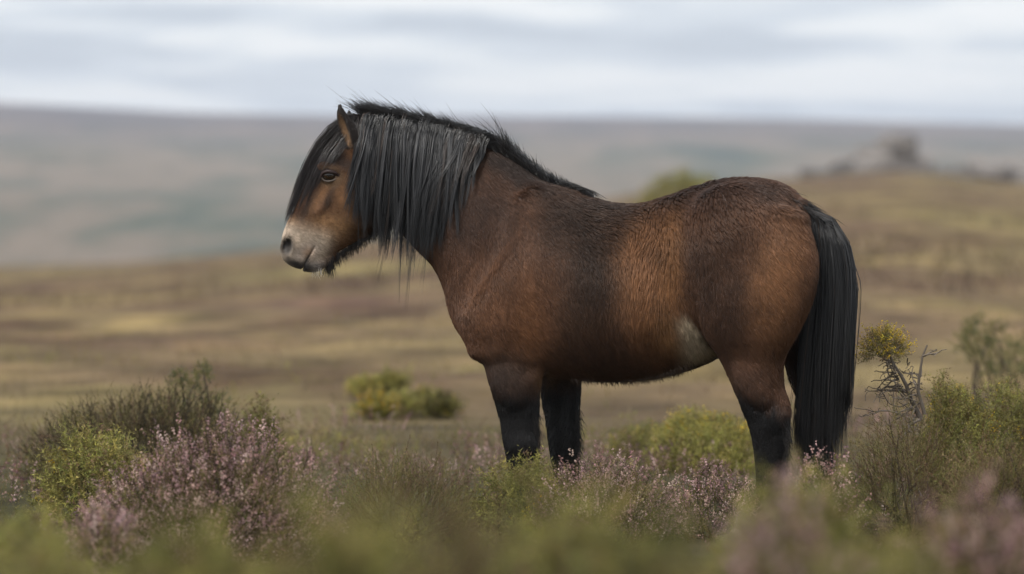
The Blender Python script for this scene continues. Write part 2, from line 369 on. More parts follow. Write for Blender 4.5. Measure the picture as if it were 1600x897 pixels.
# ------------------------------------------------------------------ the pony
# local space: x along the body, q across it (positive towards the photographer), z up, all in metres at the pony
def lx(px): return (np.asarray(px, float) - 800) / S
def lz(py): return (EYE - np.asarray(py, float)) / S
_tx = np.linspace(-1.2, 1.6, 281)
_th = np.interp(_tx, lx([430, 600, 720, 860, 1080, 1320]), [-.06, -.02, .08, .18, .25, .29])
_ty = -np.concatenate([[0], np.cumsum(np.tan((_th[1:] + _th[:-1]) / 2) * np.diff(_tx))]); _ty -= np.interp(lx(1000), _tx, _ty)
def world(P):
    P = np.asarray(P, float); x, q, z = P[..., 0], P[..., 1], P[..., 2]
    th = np.interp(x, _tx, _th); ym = D0 + np.interp(x, _tx, _ty); k = ym / D0
    return np.stack([x * k - q * np.sin(th), ym - q * np.cos(th), ZC + z * k], -1)
def sinth(px): return np.sin(np.interp(lx(px), _tx, _th))

gx = np.concatenate([np.arange(lx(425), lx(625), .0045), np.arange(lx(625), lx(1320), .009)])
gq = np.arange(-.36, .3601, .0075)
gz_ = np.concatenate([np.arange(lz(845), lz(440), .009), np.arange(lz(440), lz(158), .0055)])
G = np.full((len(gx), len(gq), len(gz_)), .5, np.float32)
def smin(a, b_, k):
    h = np.clip(.5 + .5 * (b_ - a) / k, 0, 1); return b_ + (a - b_) * h - k * h * (1 - h)
def sub(lo, hi):
    def r(g, a, b_): return slice(max(0, np.searchsorted(g, a) - 1), min(len(g), np.searchsorted(g, b_) + 1))
    return r(gx, lo[0], hi[0]), r(gq, lo[1], hi[1]), r(gz_, lo[2], hi[2])
def catmull(a, m=7):
    a = np.asarray(a, float); p = np.concatenate([[2 * a[0] - a[1]], a, [2 * a[-1] - a[-2]]]); out = []
    tt = np.linspace(0, 1, m, endpoint=False)[:, None]
    for i in range(1, len(p) - 2):
        p0, p1, p2, p3 = p[i - 1], p[i], p[i + 1], p[i + 2]
        out.append(.5 * (2 * p1 + (p2 - p0) * tt + (2 * p0 - 5 * p1 + 4 * p2 - p3) * tt ** 2 + (3 * p1 - p0 - 3 * p2 + p3) * tt ** 3))
    return np.concatenate(out + [a[-1:]])
def loft(st, k=.04, cap0=.05, cap1=.05, egg=0., p=2.0, seen=False):
    """stations (ax, ay, bx, by, half-width, centre q): a cross-section between outline points A and B"""
    st = np.array([(s + (0.,))[:6] for s in st], float)
    off = sinth((st[:, 0] + st[:, 2]) / 2) * st[:, 5] if seen else 0
    f = catmull(np.stack([lx(st[:, 0]) + off, lz(st[:, 1]), lx(st[:, 2]) + off, lz(st[:, 3]), st[:, 4], st[:, 5]], 1))
    A, B, hb, qc = f[:, :2], f[:, 2:4], f[:, 4], f[:, 5]
    M = (A + B) / 2; h = np.linalg.norm(A - B, axis=1) / 2; u = (A - B) / (2 * h[:, None]); nrm = np.stack([u[:, 1], -u[:, 0]], 1)
    if ((M[-1] - M[0]) * nrm.mean(0)).sum() < 0: nrm = -nrm
    mg_ = .14
    lo = (min(A[:, 0].min(), B[:, 0].min()) - mg_, (qc - hb).min() - mg_, min(A[:, 1].min(), B[:, 1].min()) - mg_)
    hi = (max(A[:, 0].max(), B[:, 0].max()) + mg_, (qc + hb).max() + mg_, max(A[:, 1].max(), B[:, 1].max()) + mg_)
    sx, sq, sz = sub(lo, hi); X, Z = np.meshgrid(gx[sx], gz_[sz], indexing='ij'); P = np.stack([X, Z], -1).reshape(-1, 2)
    g = np.einsum('nij,ij->ni', P[:, None, :] - M[None], nrm)
    v_all = np.abs(np.einsum('nij,ij->ni', P[:, None, :] - M[None], u)) / h
    ok = (g[:, :-1] >= 0) & (g[:, 1:] < 0); cost = np.where(ok, v_all[:, :-1], 1e6); i = cost.argmin(1); found = ok.any(1)
    first = ~found & (g[:, 0] < 0); last = ~found & ~first
    i = np.where(first, 0, np.where(last, len(M) - 1, i)); j = np.minimum(i + 1, len(M) - 1); r = np.arange(len(P))
    gi, gj = g[r, i], g[r, j]; tt = np.where(found, gi / np.maximum(gi - gj, 1e-9), 0)[:, None]
    Mi = M[i] * (1 - tt) + M[j] * tt; ui = unit(u[i] * (1 - tt) + u[j] * tt); t1 = tt[:, 0]
    hi_ = h[i] * (1 - t1) + h[j] * t1; bi = hb[i] * (1 - t1) + hb[j] * t1; qi = qc[i] * (1 - t1) + qc[j] * t1
    v = ((P - Mi) * ui).sum(1) / hi_; o = np.where(first, -g[:, 0] / cap0, np.where(last, g[:, -1] / cap1, 0)); oc = np.where(first, cap0, cap1)
    bi = bi * (1 + egg * np.clip(v, -1, 1))
    sh = X.shape; v, o, oc, bi, qi, hi_ = [a.reshape(sh[0], 1, sh[1]).astype(np.float32) for a in (v, o, oc, bi, qi, hi_)]
    kq = (gq[sq].astype(np.float32)[None, :, None] - qi) / bi
    k0 = (np.abs(v) ** p + np.abs(kq) ** p + np.abs(o) ** p) ** (1 / p); k1 = np.sqrt((v / hi_) ** 2 + (kq / bi) ** 2 + (o / oc) ** 2) + 1e-6
    f_ = k0 * (k0 - 1) / k1
    G[sx, sq, sz] = smin(G[sx, sq, sz], f_, k)
def ell(px, py, q, rx, ry, rq, rot=0, k=.02, cut=False):
    """ellipsoid; rx, ry in photo pixels, rq metres, rot degrees clockwise in the picture"""
    c = np.array([lx(px) + sinth(px) * q * 0, q, lz(py)]); R = max(rx, ry) / S + .05
    sx, sq, sz = sub((c[0] - R, q - rq - .05, c[2] - R), (c[0] + R, q + rq + .05, c[2] + R))
    X = gx[sx][:, None, None] - c[0]; Q = gq[sq][None, :, None] - q; Z = gz_[sz][None, None, :] - c[2]
    a = math.radians(-rot); x2 = X * math.cos(a) + Z * math.sin(a); z2 = -X * math.sin(a) + Z * math.cos(a)
    a_, b_, c_ = rx / S, rq, ry / S
    k0 = np.sqrt((x2 / a_) ** 2 + (Q / b_) ** 2 + (z2 / c_) ** 2); k1 = np.sqrt((x2 / a_ ** 2) ** 2 + (Q / b_ ** 2) ** 2 + (z2 / c_ ** 2) ** 2) + 1e-6
    f_ = (k0 * (k0 - 1) / k1).astype(np.float32)
    G[sx, sq, sz] = -smin(-G[sx, sq, sz], f_, k) if cut else smin(G[sx, sq, sz], f_, k)
def both(fn, px, py, q, *a, **kw): fn(px, py, q, *a, **kw); fn(px, py, -q, *a, **kw)

# trunk, chest, neck, head
loft([(768, 365, 770, 560, .17), (800, 322, 800, 577, .21), (850, 300, 850, 586, .24), (900, 303, 900, 590, .262), (950, 318, 950, 593, .285), (1000, 321, 1000, 591, .297),
      (1050, 307, 1050, 582, .275), (1100, 289, 1100, 566, .228), (1150, 280, 1150, 540, .21), (1200, 283, 1195, 520, .24), (1230, 294, 1230, 500, .21), (1248, 309, 1245, 475, .17)], .03, .10, .055, -.12)
ell(771, 462, 0, 62, 82, .19, -14, .05)
loft([(566, 203, 604, 338, .075), (612, 198, 624, 358, .085), (680, 207, 652, 388, .10), (740, 224, 678, 416, .125), (800, 253, 696, 452, .155), (850, 285, 714, 505, .185), (892, 302, 760, 556, .20)], .05, .04, .08, -.28)
loft([(562, 192, 612, 322, .078), (530, 206, 607, 342, .092), (505, 234, 597, 357, .100), (488, 264, 580, 366, .098), (472, 298, 558, 376, .088), (459, 328, 536, 388, .072), (449, 350, 519, 399, .060), (442, 371, 508, 408, .056), (446, 394, 496, 416, .048)], .03, .03, .028, 0, 2.3)
# shoulder and elbow
for s_ in (1, -1):
    loft([(830, 325, 862, 325, .015, .10 * s_), (785, 415, 870, 415, .06, .155 * s_), (735, 490, 862, 490, .085, .15 * s_), (742, 540, 855, 548, .075, .145 * s_)], .10, .06, .05)
both(ell, 1160, 395, .12, 88, 108, .150, 0, .045)
# legs: near fore, far fore, near hind, far hind (outline as the picture shows it)
def fore(st, q):
    loft([(*s_[:4], s_[4], s_[5] * q) for s_ in st], .022, .05, .012, 0, 2.2, True)
fore([(738, 505, 852, 535, .080, .135), (752, 552, 850, 572, .072, .14), (767, 600, 843, 605, .06, .14), (780, 645, 841, 645, .05, .14), (786, 682, 840, 682, .05, .14), (792, 712, 838, 714, .045, .14),
      (798, 745, 832, 745, .035, .14), (796, 778, 834, 780, .04, .14), (790, 797, 828, 802, .038, .14), (780, 816, 832, 820, .055, .14)], 1)
fore([(800, 505, 905, 535, .075, .135), (832, 552, 910, 565, .068, .14), (846, 600, 906, 602, .058, .14), (853, 645, 905, 645, .05, .14), (858, 682, 905, 682, .05, .14), (862, 712, 903, 713, .045, .14),
      (867, 742, 898, 742, .035, .14), (865, 772, 900, 774, .04, .14), (860, 790, 895, 794, .038, .14), (850, 806, 898, 810, .055, .14)], -1)
hind = [(1088, 335, 1258, 345, .075, .14), (1072, 400, 1272, 405, .105, .16), (1078, 460, 1266, 460, .115, .17), (1096, 515, 1244, 512, .105, .17), (1124, 558, 1221, 556, .08, .155), (1144, 600, 1219, 598, .062, .15),
        (1160, 640, 1229, 634, .053, .15), (1171, 675, 1228, 676, .048, .15), (1177, 712, 1222, 714, .041, .15), (1180, 760, 1217, 760, .036, .15), (1178, 792, 1220, 796, .042, .15), (1170, 812, 1214, 818, .04, .15), (1160, 834, 1216, 838, .056, .15)]
loft(hind, .018, .06, .012, 0, 2.15, True)
loft([(a + (40 if i < 4 else 96), b_ - 4, c + (10 if i < 4 else 84), d - 4, e_, -f_) for i, (a, b_, c, d, e_, f_) in enumerate(hind)], .03, .06, .012, 0, 2.15, True)
for px_, py_, q_, rx_, ry_, rq_, rot_ in ((800, 588, .185, 26, 46, .03, -10), (817, 690, .172, 20, 17, .026, 0), (1205, 652, .185, 16, 22, .024, 20), (1172, 590, .205, 22, 44, .024, -28)):
    ell(px_ + sinth(px_) * q_ * S, py_, q_, rx_, ry_, rq_, rot_, .018)
ell(1208 + sinth(1208) * .19 * S, 615, .215, 5, 30, .022, -14, .014, cut=True)
ell(838 + sinth(838) * .19 * S, 640, .20, 5, 40, .022, 4, .014, cut=True)
# stifle fold, flank hollow, groin
both(ell, 1072, 430, .298, 20, 105, .034, -9, .06, cut=True)
both(ell, 842, 575, .255, 20, 13, .05, 0, .03, cut=True)
# jugular groove and neck/shoulder edge
both(ell, 775, 380, .215, 14, 85, .018, 28, .06, cut=True)
# head: cheek, brow, facial crest, muzzle, nostril, lips
both(ell, 566, 318, .068, 40, 38, .036, 0, .03)
both(ell, 513, 262, .086, 17, 8, .016, 12, .02)
both(ell, 535, 248, .104, 13, 10, .016, 0, .025, cut=True)
both(ell, 515, 306, .082, 30, 6, .010, -52, .018)
both(ell, 496, 300, .108, 18, 26, .018, 38, .03, cut=True)
both(ell, 516, 275, .085, 13, 10, .014, 10, .012)
both(ell, 456, 384, .036, 17, 23, .026, 8, .014)
both(ell, 447.5, 384, .062, 9, 14.5, .038, 14, .005, cut=True)
both(ell, 464, 402, .02, 24, 15, .034, 24, .015)
ell(491, 411, 0, 20, 13, .044, -12, .010)
ell(513, 404, 0, 14, 9, .03, -35, .015)
both(ell, 481, 401, .055, 19, 2.6, .018, -58, .006, cut=True)
ell(473, 417, 0, 8, 2.5, .05, -70, .006, cut=True)
# ears
def ear(px0, py0, px1, py1, q, r0, turn):
    loft([(px0 - r0 * .9, py0 - 6, px0 + r0 * .9, py0 + 6, .026, q), (px0 - r0 * 1.15 + (px1 - px0) * .3, py0 + (py1 - py0) * .3 - 3, px0 + r0 + (px1 - px0) * .3, py0 + (py1 - py0) * .3 + 3, .030, q),
          (px0 - r0 * .85 + (px1 - px0) * .65, py0 + (py1 - py0) * .65, px0 + r0 * .75 + (px1 - px0) * .65, py0 + (py1 - py0) * .65 + 3, .023, q), (px1 - 2.5, py1, px1 + 2.5, py1 + 1, .006, q)], .012, .02, .01)
    mx, my = px0 + (px1 - px0) * .45, py0 + (py1 - py0) * .45
    ell(mx - r0 * .62, my, q + turn, r0 * .62, abs(py1 - py0) * .40, .021, -math.degrees(math.atan2(px0 - px1, py0 - py1)), .006, cut=True)
ear(554, 230, 531, 166, .068, 15, .016)
ear(562, 228, 545, 173, -.062, 13, -.010)

# surface nets
def surface_nets(g, ax):
    neg = g < 0; nx, ny, nz = g.shape; acc = np.zeros((nx - 1, ny - 1, nz - 1, 3), np.float32); cnt = np.zeros((nx - 1, ny - 1, nz - 1), np.int16)
    cr = []
    for a in range(3):
        s0 = [slice(None)] * 3; s1 = [slice(None)] * 3; s0[a] = slice(0, -1); s1[a] = slice(1, None)
        c = neg[tuple(s0)] != neg[tuple(s1)]; ii = np.argwhere(c); cr.append(ii)
        v0 = g[tuple(s0)][c]; v1 = g[tuple(s1)][c]; tt = v0 / (v0 - v1)
        pos = np.stack([ax[k][ii[:, k]] for k in range(3)], 1).astype(np.float32); pos[:, a] += tt * (ax[a][ii[:, a] + 1] - ax[a][ii[:, a]])
        b_, d = [(1, 2), (0, 2), (0, 1)][a]
        for ob in (0, -1):
            for od in (0, -1):
                jj = ii.copy(); jj[:, b_] += ob; jj[:, d] += od
                np.add.at(acc, (jj[:, 0], jj[:, 1], jj[:, 2]), pos); np.add.at(cnt, (jj[:, 0], jj[:, 1], jj[:, 2]), 1)
    m = cnt > 0; vid = np.full(cnt.shape, -1, np.int64); vid[m] = np.arange(m.sum()); V = acc[m] / cnt[m][:, None]; Fq = []
    for a in range(3):
        ii = cr[a]; b_, d = [(1, 2), (2, 0), (0, 1)][a]; q = []
        for ob, od in ((-1, -1), (0, -1), (0, 0), (-1, 0)):
            jj = ii.copy(); jj[:, b_] += ob; jj[:, d] += od; q.append(vid[jj[:, 0], jj[:, 1], jj[:, 2]])
        q = np.stack(q, 1); inside = neg[ii[:, 0], ii[:, 1], ii[:, 2]]; q[~inside] = q[~inside][:, ::-1]; Fq.append(q)
    return V, np.concatenate(Fq)
G[:2] = .5; G[-2:] = .5; G[:, :, :2] = .5; G[:, :, -2:] = .5
HV, HF = surface_nets(G, (gx, gq, gz_))
def relax(V, Fq, it, lam=.5):
    e = np.concatenate([Fq[:, [0, 1]], Fq[:, [1, 2]], Fq[:, [2, 3]], Fq[:, [3, 0]]]); n = len(V); deg = np.bincount(e.ravel(), minlength=n)
    for _ in range(it):
        acc = np.stack([np.bincount(e[:, 0], V[e[:, 1], k], n) + np.bincount(e[:, 1], V[e[:, 0], k], n) for k in range(3)], 1)
        V = V + lam * (acc / np.maximum(deg, 1)[:, None] - V)
    return V
HV = relax(HV.astype(float), HF, 2)
# near-side surface as a height map (for draping hair)
inside = G < 0; qmap = np.where(inside.any(1), gq[len(gq) - 1 - inside[:, ::-1].argmax(1)], -.5)
def qsurf(x, z):
    i = np.clip(np.searchsorted(gx, x), 0, len(gx) - 1); j = np.clip(np.searchsorted(gz_, z), 0, len(gz_) - 1); return qmap[i, j]

# coat colours (pigment), in the pony's own coordinates expressed on the photo scale
BLACK = np.array((.0125, .0115, .0115)); 
def coat(P, jit=0.):
    X = P[:, 0] * S + 800; Yp = EYE - P[:, 2] * S; Q = P[:, 1]; aq = np.abs(Q)
    def blob(cx, cy_, rx, ry, rot=0, pw=1.):
        a = math.radians(rot); dx, dy = X - cx, Yp - cy_; u_ = (dx * math.cos(a) + dy * math.sin(a)) / rx; v_ = (-dx * math.sin(a) + dy * math.cos(a)) / ry
        return np.exp(-(u_ * u_ + v_ * v_) ** pw)
    c = np.tile(np.array((.090, .044, .025)), (len(P), 1))
    def put(col, m): 
        nonlocal c
        m = np.clip(m, 0, 1)[:, None]; c = c * (1 - m) + np.array(col) * m
    nz = vnoise(np.stack([X / 28, Yp / 40, Q * 14], 1), 21); nf = vnoise(np.stack([X / 7, Yp / 12, Q * 40], 1), 22)
    body = sstep(600, 700, X)
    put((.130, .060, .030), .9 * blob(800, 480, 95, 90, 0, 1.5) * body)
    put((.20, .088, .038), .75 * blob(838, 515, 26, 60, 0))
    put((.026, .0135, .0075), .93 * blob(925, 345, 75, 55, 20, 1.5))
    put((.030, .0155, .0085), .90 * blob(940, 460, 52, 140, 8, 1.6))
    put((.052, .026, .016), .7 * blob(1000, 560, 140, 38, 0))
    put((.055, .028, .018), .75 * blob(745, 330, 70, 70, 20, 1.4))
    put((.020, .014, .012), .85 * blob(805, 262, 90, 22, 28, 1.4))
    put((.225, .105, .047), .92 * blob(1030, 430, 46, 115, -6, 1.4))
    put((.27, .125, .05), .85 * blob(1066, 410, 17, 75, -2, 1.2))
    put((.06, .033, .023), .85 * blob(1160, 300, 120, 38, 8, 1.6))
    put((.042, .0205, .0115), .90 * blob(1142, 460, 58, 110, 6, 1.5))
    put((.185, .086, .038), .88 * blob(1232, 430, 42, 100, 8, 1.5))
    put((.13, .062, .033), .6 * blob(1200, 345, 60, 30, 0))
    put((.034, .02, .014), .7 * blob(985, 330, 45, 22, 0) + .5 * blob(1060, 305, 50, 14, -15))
    put((.46, .37, .26), .95 * sstep(1058, 1096, X) * sstep(474, 500, Yp) * sstep(12, -2, X - 1079 - (Yp - 475) * .56) * sstep(575, 560, Yp) * sstep(.02, .12, aq)); put((.24, .125, .055), .7 * blob(1062, 520, 16, 40, -12))
    put((.30, .22, .15), .7 * sstep(570, 590, Yp) * sstep(1000, 1060, X) * sstep(1130, 1100, X) * sstep(.26, .12, aq))
    put((.22, .12, .06), .7 * blob(852, 590, 10, 18) + .5 * blob(1135, 575, 20, 12, 40))
    # legs
    f_leg = sstep(572, 625, Yp + 14 * (nf - .5)) * sstep(735, 755, X) * (1 - sstep(912, 925, X)) * np.where(X > 850, sstep(585, 600, Yp), 1)
    put((.05, .034, .026), .8 * blob(800, 575, 50, 30, 0, 1.5)); put(BLACK, f_leg)
    h_leg = sstep(575, 625, Yp + (1225 - X) * .55 - 30 + 20 * (nf - .5)) * sstep(1120, 1140, X) * sstep(555, 590, Yp)
    put(BLACK, h_leg)
    put((.07, .045, .035), .8 * blob(1235, 590, 14, 40) * (Q < 0))
    # head
    hd = 1 - sstep(596, 640, X + (Yp - 280) * .15)
    put((.115, .055, .028), hd)
    put((.024, .016, .014), hd * .95 * blob(596, 330, 40, 60, 0, 2)); put((.022, .015, .013), hd * .9 * blob(535, 250, 50, 16, 8, 1.5))
    put((.019, .014, .012), hd * .9 * sstep(0, 18, Yp - (412 - (X - 515) * .60) + 14) * sstep(508, 520, X))
    put((.022, .014, .011), hd * .92 * blob(514, 309, 7, 24, 24, 1.6)); put((.030, .017, .012), hd * .88 * blob(484, 320, 9, 36, 38, 1.5))
    put((.05, .026, .018), hd * .7 * blob(470, 300, 16, 60, 32, 1.5))
    put((.31, .16, .075), hd * .85 * blob(545, 300, 24, 28, 0, 1.5) + hd * .75 * blob(499, 306, 7, 34, 30)); put((.20, .09, .035), hd * .8 * blob(552, 238, 14, 14))
    put((.31, .175, .085), hd * .9 * blob(505, 358, 34, 22, -10, 1.5) + hd * .5 * blob(530, 350, 30, 24))
    put((.30, .15, .06), hd * .85 * blob(456, 346, 26, 9, 30, 1.3))
    mz = sstep(6, -12, Yp - 470 + (520 - X) * .0) * 0 + sstep(334, 368, Yp + (470 - X) * .28) * sstep(528, 494, X + (Yp - 390) * .35)
    put((.58, .465, .355), hd * .95 * mz)
    put((.31, .265, .235), hd * .75 * blob(476, 394, 26, 15, -30, 1.5)); put((.42, .27, .17), hd * .7 * blob(479, 393, 10, 9, -40)); put((.20, .175, .165), hd * .85 * blob(490, 415, 20, 9, -10, 1.5))
    put((.02, .018, .018), hd * .95 * blob(448, 384, 11, 16, 12, 3)); put((.035, .03, .03), hd * .95 * blob(462, 412, 22, 7, 24, 1.6)); put((.02, .017, .016), hd * .9 * blob(478, 408, 3, 14, 22, 1.4))
    put((.045, .04, .04), hd * .8 * blob(476, 417, 10, 7))
    put((.22, .14, .08), hd * .85 * blob(515, 276, 21, 16, 8, 2.0)); put((.03, .02, .017), hd * .85 * blob(513, 268, 17, 6, 8, 1.5))
    # ears
    er = (Yp < 232) * (X < 574) * (aq > .032) * (X > 522 + (Yp - 168) * .12)
    put((.016, .013, .012), .96 * er); put((.27, .16, .085), .95 * er * blob(539, 205, 5.5, 26, -19, 3) * (aq > .04))
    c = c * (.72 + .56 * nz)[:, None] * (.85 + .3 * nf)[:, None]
    return np.clip(c, .004, .8)

pony_base = world(np.array([lx(1000), 0, lz(825)])); pony_base[2] = float(hgt(pony_base[0], pony_base[1]))
pony = empty('pony', pony_base)
tag(pony, 'stocky dark brown pony with thick black mane and tail standing in the heather', 'pony')
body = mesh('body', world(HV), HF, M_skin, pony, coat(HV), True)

# normals of the local surface
tri = np.concatenate([HF[:, [0, 1, 2]], HF[:, [0, 2, 3]]]); fn = np.cross(HV[tri[:, 1]] - HV[tri[:, 0]], HV[tri[:, 2]] - HV[tri[:, 0]]); area = np.linalg.norm(fn, axis=1)
VN = np.stack([np.bincount(tri.ravel(), np.repeat(fn[:, k], 3), len(HV)) for k in range(3)], 1); VN = unit(VN)

# short coat: hair curves lying along the body
def coat_hair(n):
    cen = HV[tri].mean(1); wt = area * np.where(cen[:, 1] > -.05, 1, .25) * np.where(lx(600) > cen[:, 0], 1.7, 1.0); ti = rng.choice(len(tri), n, p=wt / wt.sum())
    r1, r2 = rng.random(n), rng.random(n); m = r1 + r2 > 1; r1[m], r2[m] = 1 - r1[m], 1 - r2[m]; a, b_, c = tri[ti].T
    bc = np.stack([1 - r1 - r2, r1, r2], 1)[:, :, None]; P = (HV[tri[ti]] * bc).sum(1); Nn = unit((VN[tri[ti]] * bc).sum(1))
    X = P[:, 0] * S + 800; Yp = EYE - P[:, 2] * S
    skip = (blobf(X, Yp, 515, 275, 15, 11) > .5) | (blobf(X, Yp, 449, 385, 10, 16) > .5)
    P, Nn, X, Yp = P[~skip], Nn[~skip], X[~skip], Yp[~skip]; n = len(P)
    ang = np.full(n, 62.)                                   # degrees below horizontal, towards the tail
    ang = lerp(ang, 45, np.exp(-(((X - 930) / 110) ** 2 + ((Yp - 340) / 60) ** 2)))
    ang = lerp(ang, 108, np.exp(-(((X - 1035) / 40) ** 2 + ((Yp - 420) / 110) ** 2) ** 1.3))
    ang = lerp(ang, 60, np.exp(-(((X - 1170) / 90) ** 2 + ((Yp - 380) / 110) ** 2)))
    ang = np.where(X < 600, 40 + 0 * X, ang); leg = sstep(585, 630, Yp); ang = lerp(ang, 92, leg)
    ang = ang + 34 * (vnoise(np.stack([X / 60, Yp / 60, P[:, 1] * 7], 1), 31) - .5) + 16 * (vnoise(np.stack([X / 13, Yp / 13, P[:, 1] * 30], 1), 32) - .5)
    a = np.radians(ang); d = np.stack([np.cos(a), 0 * a, -np.sin(a)], 1); d = unit(d - (d * Nn).sum(1, keepdims=True) * Nn)
    L = np.full(n, .027); L = np.where(X < 600, .011, L); L = lerp(L, .034, np.exp(-(((X - 1000) / 200) ** 2 + ((Yp - 585) / 30) ** 2))); L = np.where((Yp > 640), .017, L)
    L = np.where((X < 575) & (Yp < 225), .006, L); L = L * rng.uniform(.7, 1.25, n) * (1 + .55 * np.exp(-(((X - 1040) / 130) ** 2 + ((Yp - 390) / 120) ** 2)))
    # locks: tips gather towards the nearest lock centre
    nc = n // 11; ci = rng.choice(n, nc, replace=False); kd = kdtree.KDTree(nc)
    for k in range(nc): kd.insert(P[ci[k]], k)
    kd.balance(); near = np.array([kd.find(p)[1] for p in P]); cc = ci[near]
    wet = np.clip(.06 + .8 * np.exp(-(((X - 1010) / 95) ** 2 + ((Yp - 390) / 130) ** 2)) + .5 * np.exp(-(((X - 930) / 90) ** 2 + ((Yp - 335) / 40) ** 2)) + .95 * np.exp(-(((X - 1180) / 90) ** 2 + ((Yp - 330) / 60) ** 2)), 0, 1)
    lift = .15 + .15 * rng.random(n) + .05 * wet
    tip = P + (d + Nn * lift[:, None]) * L[:, None]; tipc = P[cc] + (d[cc] + Nn[cc] * lift[cc][:, None]) * L[cc][:, None] * 1.05
    gather = (wet * .62)[:, None]; tip = tip * (1 - gather) + tipc * gather
    mid = P + (d * .45 + Nn * (lift * .75)[:, None]) * L[:, None]; mid = mid * (1 - gather * .45) + (P[cc] + (d[cc] * .45 + Nn[cc] * .2) * L[cc][:, None]) * gather * .45
    pts = np.stack([P - Nn * .002, P * .5 + mid * .5 + Nn * .0012, mid, tip], 1)
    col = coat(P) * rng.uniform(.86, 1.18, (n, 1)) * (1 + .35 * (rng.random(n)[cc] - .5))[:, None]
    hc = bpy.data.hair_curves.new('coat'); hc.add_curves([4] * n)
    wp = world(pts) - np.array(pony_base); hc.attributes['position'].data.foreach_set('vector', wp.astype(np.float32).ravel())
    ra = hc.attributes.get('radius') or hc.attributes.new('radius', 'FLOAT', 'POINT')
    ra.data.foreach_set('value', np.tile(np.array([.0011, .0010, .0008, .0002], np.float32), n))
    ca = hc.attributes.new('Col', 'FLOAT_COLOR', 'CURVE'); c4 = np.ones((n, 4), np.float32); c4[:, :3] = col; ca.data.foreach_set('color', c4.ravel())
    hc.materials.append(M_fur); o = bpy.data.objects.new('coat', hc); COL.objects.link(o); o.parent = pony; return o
def blobf(X, Y, cx, cy_, rx, ry): return np.exp(-(((X - cx) / rx) ** 2 + ((Y - cy_) / ry) ** 2))
coat_hair(290000)
scene.cycles_curves.shape = 'RIBBONS'; scene.cycles_curves.subdivisions = 2

# long hair: every strand a tapered tube, gathered into locks
def strands(name, P, r0, col, parent=None, seed=0):
    n, k, _ = P.shape; prof = np.interp(np.linspace(0, 1, k), [0, .1, .7, 1], [.7, 1, .75, .12])
    v, f, c = tube(world(P), r0[:, None] * prof[None], np.repeat(col[:, None, :], k, 1)); return mesh(name, v, f, M_hair, parent or pony, c, True)
crest = catmull(np.array([(556, 187), (580, 184), (612, 185), (680, 196), (740, 215), (800, 248), (850, 280), (900, 300), (940, 316)], float))
cs = np.concatenate([[0], np.cumsum(np.linalg.norm(np.diff(crest, axis=0), axis=1))]); cs /= cs[-1]
def crest_at(px):
    return np.interp(px, crest[:, 0], crest[:, 1])
def mane_locks():
    K = 12; out, rad, col = [], [], []
    tt = np.linspace(0, 1, K)
    for i in range(195):
        layer = rng.random()                                # 0 = next to the neck, 1 = outermost
        rx0 = rng.uniform(570, 756) if i > 20 else rng.uniform(570, 590)
        bot = np.interp(rx0, [560, 580, 600, 630, 660, 690, 715, 740, 756], [325, 352, 395, 405, 425, 408, 385, 345, 300])
        bot = lerp(crest_at(rx0) + 40, bot, rng.uniform(.5, 1.04) if layer > .35 else rng.uniform(.85, 1.05))
        tipx = rx0 + np.interp(rx0, [570, 600, 680, 720, 756], [-12, -14, -20, -34, -30]) * rng.uniform(.3, 1.5) + rng.normal() * 11
        wisp = rng.random() < .14 and rx0 < 705
        m = int(rng.integers(3, 9)) if wisp else int(rng.integers(10, 34)); bot += rng.uniform(20, 75) if wisp else 0; wid = rng.uniform(4, 13); ph = rng.uniform(0, 6.28); amp = rng.uniform(1, 8); fr = rng.uniform(2.5, 7.5); shade = rng.uniform(.45, 1.75)
        off = .008 + .040 * layer; hump = rng.uniform(5, 22); lean = rng.uniform(8, 34); spread = rng.uniform(.03, .32); warm = rng.random() < .07
        for _ in range(m):
            u_ = rng.normal() * .5; jx = u_ * wid; y0 = crest_at(rx0 + jx) - rng.uniform(0, 6); bt = bot - abs(u_) * 22 - rng.uniform(0, 22)
            gather = 1 - (1 - spread) * sstep(0, .95, tt)
            x = rx0 + (tipx - rx0) * tt ** 1.3 + jx * gather + amp * np.sin(tt * fr + ph) * tt + rng.normal() * 2.0 * tt ** 2
            y = y0 + (bt - y0) * np.clip((tt - .08) / .92, 0, 1) ** 1.15 - hump * np.sin(np.clip(tt / .24, 0, 1) * math.pi)
            x = x + np.interp(tt, [0, .06, .14, .28, 1], [lean, lean * .62, lean * .25, 0, 0])
            qs = np.maximum.accumulate(np.maximum(qsurf(lx(x), lz(y)), 0))
            q = qs + (off + rng.uniform(-.004, .006) - .012 * abs(u_)) * sstep(0, .3, tt); q = np.maximum(q, .008 + .04 * sstep(0, .2, tt))
            for k_ in range(2): q[1:-1] = (q[:-2] + 2 * q[1:-1] + q[2:]) / 4; y[1:-1] = (y[:-2] + 2 * y[1:-1] + y[2:]) / 4
            out.append(np.stack([lx(x), q, lz(y)], 1)); rad.append(rng.uniform(.0010, .0019))
            g = shade * rng.uniform(.75, 1.3); col.append((np.array((.036, .026, .021)) if warm else np.array((.026, .0255, .0265))) * g)
    return np.array(out), np.array(rad), np.array(col)
P, r_, c_ = mane_locks(); mane = strands('mane', P, r_, c_)
